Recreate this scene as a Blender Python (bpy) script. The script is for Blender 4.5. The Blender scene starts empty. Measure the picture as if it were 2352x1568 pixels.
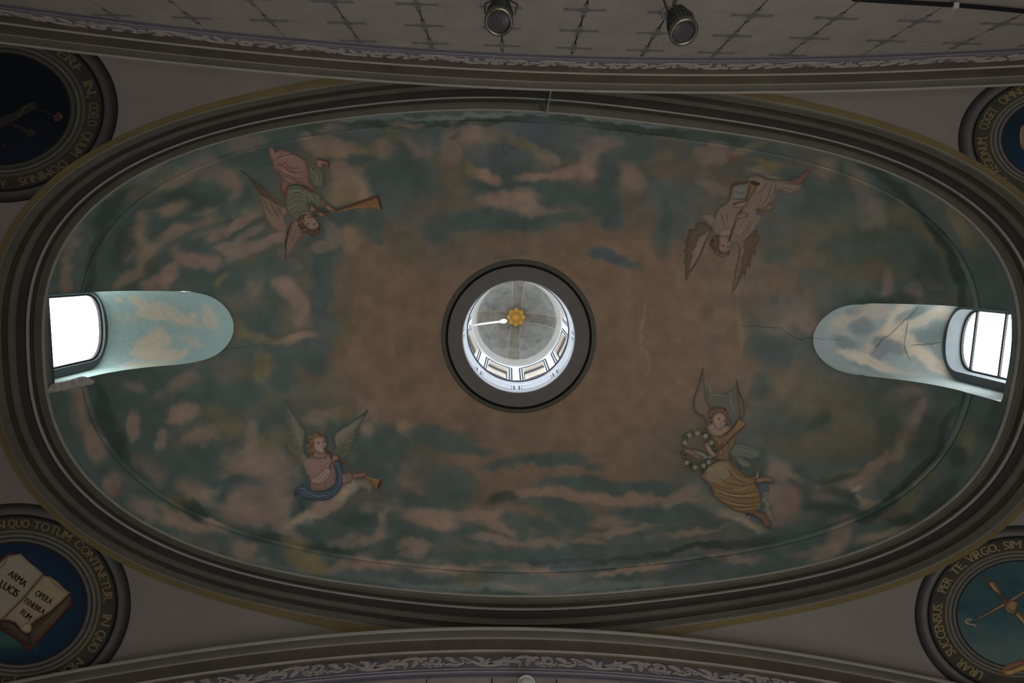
import bpy, bmesh, math, random
import numpy as np
from mathutils import Vector, Matrix
from mathutils.geometry import delaunay_2d_cdt, tessellate_polygon

# ------------------------------------------------------------------ camera, sky, light, exposure
sc = bpy.context.scene
COL = sc.collection
F, CX, CY = 1400.0, 1176.0, 784.0
VP, ROLL = (1170.0, 608.0), 0.03
EYE = 0.0                                    # the camera is the origin; the floor lies 1.6 m below
FLOOR = -1.6
YN0, YS0 = -2.75, 6.0                        # the two long walls

def cam_matrix():
    z = np.array([(VP[0]-CX)/F, (VP[1]-CY)/F, 1.0]); z /= np.linalg.norm(z)
    x = np.array([math.cos(ROLL), math.sin(ROLL), 0.0]); x -= z*(x@z); x /= np.linalg.norm(x)
    return np.array([x, np.cross(z, x), z])
M = cam_matrix()
cam = bpy.data.objects.new('camera', bpy.data.cameras.new('camera'))
COL.objects.link(cam)
cam.data.sensor_width = 36.0
cam.data.lens = F/2352*36
cam.data.clip_end = 500
R3 = Matrix((M[:, 0], -M[:, 1], -M[:, 2])).transposed()
cam.matrix_world = R3.to_4x4()
sc.camera = cam

world = bpy.data.worlds.new('overcast_sky'); sc.world = world
world.use_nodes = True
bg = world.node_tree.nodes['Background']
bg.inputs[0].default_value = (0.93, 0.96, 1.0, 1)
bg.inputs[1].default_value = 9.0

def area(name, loc, target, sx, sy, power, color):
    l = bpy.data.lights.new(name, 'AREA'); l.shape = 'RECTANGLE'; l.size = sx; l.size_y = sy
    l.energy = power; l.color = color
    o = bpy.data.objects.new(name, l); COL.objects.link(o); o.location = loc
    d = Vector(target)-Vector(loc)
    o.rotation_euler = d.to_track_quat('-Z', 'Y').to_euler()
    return o
# fill lamp added near the floor, in place of light reflected up
area('upward_fill', (1.5, 2.0, -1.45), (1.5, 2.0, 10), 5.0, 3.5, 165, (1.0, 0.98, 0.95))
# unseen area lamps added at the north and south walls for side light
area('north_side_fill', (1.6, YN0+.25, 2.6), (1.2, 4.2, 9.5), 3.2, 2.0, 66, (1.0, 0.98, 0.95))
area('south_side_fill', (1.6, YS0-.25, 2.6), (1.2, -1.0, 9.5), 3.2, 2.0, 66, (1.0, 0.98, 0.95))

sc.view_settings.view_transform = 'Standard'
sc.view_settings.look = 'None'
sc.view_settings.gamma = 1.0
sc.view_settings.use_curve_mapping = False
sc.view_settings.exposure = 0.0

# ------------------------------------------------------------------ helpers
KL = 0.20                                    # light level that the paint colours are reckoned against
def lin(c):
    c = np.asarray(c, float)/255.0
    return np.where(c <= .04045, c/12.92, ((c+.055)/1.055)**2.4)
def alb(c, k=None):
    return np.clip(lin(c)/(k or KL), 0, .92)

def mat(name, color=None, rough=.8, attr=False, noise=.15, nscale=6.0, bump=.0, bscale=40.0, metal=0.0, spec=.25):
    m = bpy.data.materials.new(name); m.use_nodes = True
    nt = m.node_tree; b = nt.nodes['Principled BSDF']
    b.inputs['Roughness'].default_value = rough
    b.inputs['Metallic'].default_value = metal
    b.inputs['Specular IOR Level'].default_value = spec
    tc = nt.nodes.new('ShaderNodeTexCoord')
    if attr:
        src = nt.nodes.new('ShaderNodeVertexColor'); src.layer_name = 'paint'; out = src.outputs[0]
    else:
        src = nt.nodes.new('ShaderNodeRGB'); src.outputs[0].default_value = (*color, 1); out = src.outputs[0]
    if noise:
        n = nt.nodes.new('ShaderNodeTexNoise'); n.inputs['Scale'].default_value = nscale
        n.inputs['Detail'].default_value = 6; n.inputs['Roughness'].default_value = .65
        nt.links.new(tc.outputs['Object'], n.inputs['Vector'])
        r = nt.nodes.new('ShaderNodeMapRange')
        r.inputs['From Min'].default_value = .3; r.inputs['From Max'].default_value = .7
        r.inputs['To Min'].default_value = 1-noise; r.inputs['To Max'].default_value = 1+noise
        nt.links.new(n.outputs[0], r.inputs['Value'])
        mx = nt.nodes.new('ShaderNodeVectorMath'); mx.operation = 'SCALE'
        nt.links.new(out, mx.inputs[0]); nt.links.new(r.outputs[0], mx.inputs['Scale'])
        out = mx.outputs[0]
    nt.links.new(out, b.inputs['Base Color'])
    if bump:
        n2 = nt.nodes.new('ShaderNodeTexNoise'); n2.inputs['Scale'].default_value = bscale
        n2.inputs['Detail'].default_value = 4
        nt.links.new(tc.outputs['Object'], n2.inputs['Vector'])
        bp = nt.nodes.new('ShaderNodeBump'); bp.inputs['Strength'].default_value = bump; bp.inputs['Distance'].default_value = .03
        nt.links.new(n2.outputs[0], bp.inputs['Height']); nt.links.new(bp.outputs[0], b.inputs['Normal'])
    return m

def mesh_obj(name, V, Fc, m, parent=None, colors=None, smooth=False):
    me = bpy.data.meshes.new(name)
    V = np.asarray(V, float)
    me.from_pydata(V.tolist(), [], Fc if isinstance(Fc, list) else Fc.tolist())
    if colors is not None:
        a = me.color_attributes.new('paint', 'FLOAT_COLOR', 'POINT')
        c = np.ones((len(V), 4), np.float32); c[:, :3] = colors
        a.data.foreach_set('color', c.ravel())
    if smooth:
        me.polygons.foreach_set('use_smooth', [True]*len(me.polygons))
    if m is not None:
        me.materials.append(m)
    me.update()
    o = bpy.data.objects.new(name, me); COL.objects.link(o)
    if parent is not None: o.parent = parent
    return o
def empty(name, loc=(0, 0, 0), label=None, cat=None, group=None, parent=None):
    o = bpy.data.objects.new(name, None); COL.objects.link(o); o.location = loc
    o.empty_display_size = .1
    if label: o['label'] = label
    if cat: o['category'] = cat
    if group: o['group'] = group
    if parent: o.parent = parent
    return o
def struct(o): o['kind'] = 'structure'; return o

class MB:
    """collects simple solids into one mesh"""
    def __init__(s): s.V = []; s.F = []
    def add(s, V, Fc):
        n = len(s.V); s.V += [tuple(map(float, v)) for v in V]; s.F += [[i+n for i in f] for f in Fc]; return s
    def box(s, c, sz, rot=None):
        v = [Vector(((i & 1)-.5, ((i >> 1) & 1)-.5, ((i >> 2) & 1)-.5)) for i in range(8)]
        v = [Vector((a.x*sz[0], a.y*sz[1], a.z*sz[2])) for a in v]
        if rot is not None: v = [rot @ a for a in v]
        v = [a+Vector(c) for a in v]
        return s.add(v, [[0, 2, 3, 1], [4, 5, 7, 6], [0, 1, 5, 4], [2, 6, 7, 3], [0, 4, 6, 2], [1, 3, 7, 5]])
    def tube(s, pts, r, n=8, caps=True):
        pts = [Vector(p) for p in pts]; rs = r if isinstance(r, (list, tuple)) else [r]*len(pts)
        V = []; Fc = []
        for i, p in enumerate(pts):
            t = (pts[min(i+1, len(pts)-1)]-pts[max(i-1, 0)]).normalized()
            a = t.orthogonal().normalized() if i == 0 else (a-t*a.dot(t)).normalized()
            b = t.cross(a)
            for k in range(n):
                w = 2*math.pi*k/n
                V.append(p+(a*math.cos(w)+b*math.sin(w))*rs[i])
        for i in range(len(pts)-1):
            for k in range(n):
                Fc.append([i*n+k, i*n+(k+1) % n, (i+1)*n+(k+1) % n, (i+1)*n+k])
        if caps: Fc += [list(range(n))[::-1], list(range((len(pts)-1)*n, len(pts)*n))]
        return s.add(V, Fc)
    def lathe(s, prof, n=32, mtx=None, cap=False):
        V = []; Fc = []
        for (r, z) in prof:
            for k in range(n):
                w = 2*math.pi*k/n; v = Vector((r*math.cos(w), r*math.sin(w), z))
                V.append(mtx @ v if mtx is not None else v)
        for i in range(len(prof)-1):
            for k in range(n):
                Fc.append([i*n+k, i*n+(k+1) % n, (i+1)*n+(k+1) % n, (i+1)*n+k])
        if cap: Fc.append(list(range((len(prof)-1)*n, len(prof)*n)))
        return s.add(V, Fc)
    def build(s, name, m, parent=None, smooth=False): return mesh_obj(name, s.V, s.F, m, parent, smooth=smooth)

# ------------------------------------------------------------------ the plan: oval, dome, pendentives
CO = np.array([.28, 1.78])                    # centre of the oculus
CL = np.array([.44, 1.65])                    # centre of the lip oval
LIP = [(1017,253),(784,272),(580,315),(333,400),(167,523),(127,586),(112,680),(105,760),(117,923),(150,1046),(253,1149),(500,1263),
       (783,1336),(1207,1364),(1567,1343),(1801,1309),(2035,1236),(2201,1136),(2261,1063),(2325,923),(2315,670),(2191,463),(1968,372),
       (1768,327),(1568,292),(1150,258),(1317,263),(1400,272),(897,1351),(987,1359),(1351,1364),(900,258),(1090,254),(1220,259),(2330,800),(104,840)]
def _lip_fit():
    p = np.array(LIP, float); d = np.c_[(p[:, 0]-CX)/F, (p[:, 1]-CY)/F, np.ones(len(p))]@M.T
    q = d[:, :2]/d[:, 2:]*10.0-CL; t = np.arctan2(q[:, 1], q[:, 0]); r = np.hypot(q[:, 0], q[:, 1])
    B = np.stack([np.ones_like(t)]+[f(k*t) for k in range(1, 5) for f in (np.cos, np.sin)], 1)
    reg = np.diag([0]+[.12*k for k in range(1, 5) for _ in (0, 1)])
    return np.linalg.lstsq(np.r_[B, reg], np.r_[r/_super(t), np.zeros(9)], rcond=None)[0]
def _super(t): return (np.abs(np.cos(t)/8.05)**2.6+np.abs(np.sin(t)/4.05)**2.6)**(-1/2.6)
FIT = _lip_fit()
def r_lip(t):
    """plan of the oval: measured outline at the lip of the cornice"""
    t = np.asarray(t, float)
    B = np.stack([np.ones_like(t)]+[f(k*t) for k in range(1, 5) for f in (np.cos, np.sin)], -1)
    return _super(t)*(B@FIT)
def oval(n):
    """points and outward normals of the lip oval"""
    t = np.linspace(0, 2*np.pi, n, endpoint=False)
    P = CL+np.stack([np.cos(t), np.sin(t)], 1)*r_lip(t)[:, None]
    T = np.roll(P, -1, 0)-np.roll(P, 1, 0); T /= np.linalg.norm(T, axis=1)[:, None]
    return t, P, np.stack([T[:, 1], -T[:, 0]], 1)
Z0, ZD, ZO, RO = 10.0, 11.02, 14.85, 1.82       # lip, drum top, oculus; oculus radius
BACK = .05
def dome_g(z):
    u = np.clip((z-ZD)/(ZO-ZD), 0, 1)
    return np.sqrt(np.clip(1-u*u, 0, 1))
def in_dome(x, y, z):
    """True inside drum and dome"""
    g = dome_g(np.minimum(z, ZO-1e-4)); cx = CO[0]+(CL[0]-CO[0])*g; cy = CO[1]+(CL[1]-CO[1])*g
    dx, dy = x-cx, y-cy
    return np.hypot(dx, dy) < RO+(r_lip(np.arctan2(dy, dx))+BACK-RO)*g
def ray(p):
    p = np.atleast_2d(np.asarray(p, float))
    return np.c_[(p[:, 0]-CX)/F, (p[:, 1]-CY)/F, np.ones(len(p))]@M.T
def project(P):
    q = np.asarray(P, float)@M
    return np.c_[CX+F*q[:, 0]/q[:, 2], CY+F*q[:, 1]/q[:, 2]]
def on_plane_z(p, z):
    d = ray(p); return d*(z/d[:, 2])[:, None]
def on_plane_y(p, y):
    d = ray(p); return d*(y/d[:, 1])[:, None]
def on_dome(p, lift=0.0):
    d = ray(p); d = d/d[:, 2:3]
    lo = np.full(len(d), 9.0); hi = np.full(len(d), ZO+.4)
    for _ in range(40):
        z = .5*(lo+hi); q = d*z[:, None]
        inside = in_dome(q[:, 0], q[:, 1], z)
        lo = np.where(inside, z, lo); hi = np.where(inside, hi, z)
    L = np.linalg.norm(d, axis=1)
    return d*(lo-lift/L)[:, None]
# pendentives: from the cornice foot (z 9.33) out to the four arches
YN, YS, XW, XE = -2.75, 6.0, -8.75, 9.35
AX0, AZ, AK = .6, 9.15, .028
ZP = 9.33
YEL = [(-125,.43),(-137,.41),(-147,.45),(-152,.46),(-160,.42),(-166,.36),(-52,.56),(-41,.52),(-30,.56),(-25,.46),(169,.39),(162,.36),(154,.34),(144,.40),(125,.42),(59,.43),(37,.39),(26,.46),(14,.47)]
def _yel():
    t = np.radians([a for a, _ in YEL]); v = np.array([b for _, b in YEL])
    B = np.stack([np.ones_like(t)]+[f(k*t) for k in (1, 2, 3) for f in (np.cos, np.sin)], 1)
    return np.linalg.lstsq(np.r_[B, np.diag([0]+[.4]*6)], np.r_[v, np.zeros(7)], rcond=None)[0]
YC = _yel()
def r_out(t):
    """width of cornice and ochre border outside the lip, as measured round the oval"""
    t = np.asarray(t, float)
    return np.stack([np.ones_like(t)]+[f(k*t) for k in (1, 2, 3) for f in (np.cos, np.sin)], -1)@YC
def r_foot(t): return r_lip(t)+(r_out(t)-.085)
def z_rect(x, y):
    zy = AZ+.05-AK*(x-AX0)**2
    corner = AZ+.05-AK*8.9**2
    k = (AZ+.05-corner)/4.4**2
    zx = AZ+.05-k*(y-1.62)**2
    return zy, zx
def pend_z(x, y):
    x = np.asarray(x, float); y = np.asarray(y, float)
    dx, dy = x-CL[0], y-CL[1]
    t = np.arctan2(dy, dx); r = np.hypot(dx, dy)+1e-9
    r0 = r_foot(t)
    tx = np.where(dx > 0, (XE-CL[0])/np.maximum(np.abs(dx), 1e-9), (CL[0]-XW)/np.maximum(np.abs(dx), 1e-9))
    ty = np.where(dy > 0, (YS-CL[1])/np.maximum(np.abs(dy), 1e-9), (CL[1]-YN)/np.maximum(np.abs(dy), 1e-9))
    P_ = 7.0                                     # soft corner, so that the vault turns without a crease
    wx, wy = tx**-P_, ty**-P_
    k = (wx+wy)**(-1/P_); rr = np.maximum(r*k, r0+.02)
    ex, ey = CL[0]+dx*k, CL[1]+dy*k
    zy, zx = z_rect(ex, ey)
    ze = (zy*wy+zx*wx)/(wx+wy)
    s = np.clip((r-r0)/(rr-r0), 0, 1.4)
    return ZP+(ze-ZP)*s**1.25, s
def on_pend(p, lift=0.0):
    d = ray(p); d = d/d[:, 2:3]; z = np.full(len(d), 8.6)
    for _ in range(80):
        h, s = pend_z(d[:, 0]*z, d[:, 1]*z); z = z+.45*(h-z)
    h, s = pend_z(d[:, 0]*z, d[:, 1]*z)
    return d*(z-lift/np.linalg.norm(d, axis=1))[:, None], s

# ------------------------------------------------------------------ the painted sky: soft brush strokes
rng = np.random.default_rng(4)
_lat = rng.random((256, 256))
def vnoise(x, y):
    xi = np.floor(x).astype(int); yi = np.floor(y).astype(int); fx = x-xi; fy = y-yi
    fx = fx*fx*(3-2*fx); fy = fy*fy*(3-2*fy)
    a = _lat[xi % 256, yi % 256]; b = _lat[(xi+1) % 256, yi % 256]
    c = _lat[xi % 256, (yi+1) % 256]; d = _lat[(xi+1) % 256, (yi+1) % 256]
    return (a*(1-fx)+b*fx)*(1-fy)+(c*(1-fx)+d*fx)*fy
def fbm(x, y, o=4):
    s = 0; a = .5
    for i in range(o):
        s = s+a*vnoise(x+17.3*i, y+31.7*i); x = x*2.03; y = y*2.03; a *= .5
    return s/(1-.5**o)
PAL = dict(b=(88, 73, 60), p=(107, 89, 77), k=(101, 86, 78), t=(55, 64, 61), g=(67, 73, 71), d=(38, 46, 41),  # d: dark sky tone and stains, and shade painted along the drum ledge
           o=(73, 69, 53), y=(88, 79, 57), w=(120, 106, 90), r=(86, 61, 52), n=(58, 64, 66), m=(75, 70, 63), c=(86, 92, 91))
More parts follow.
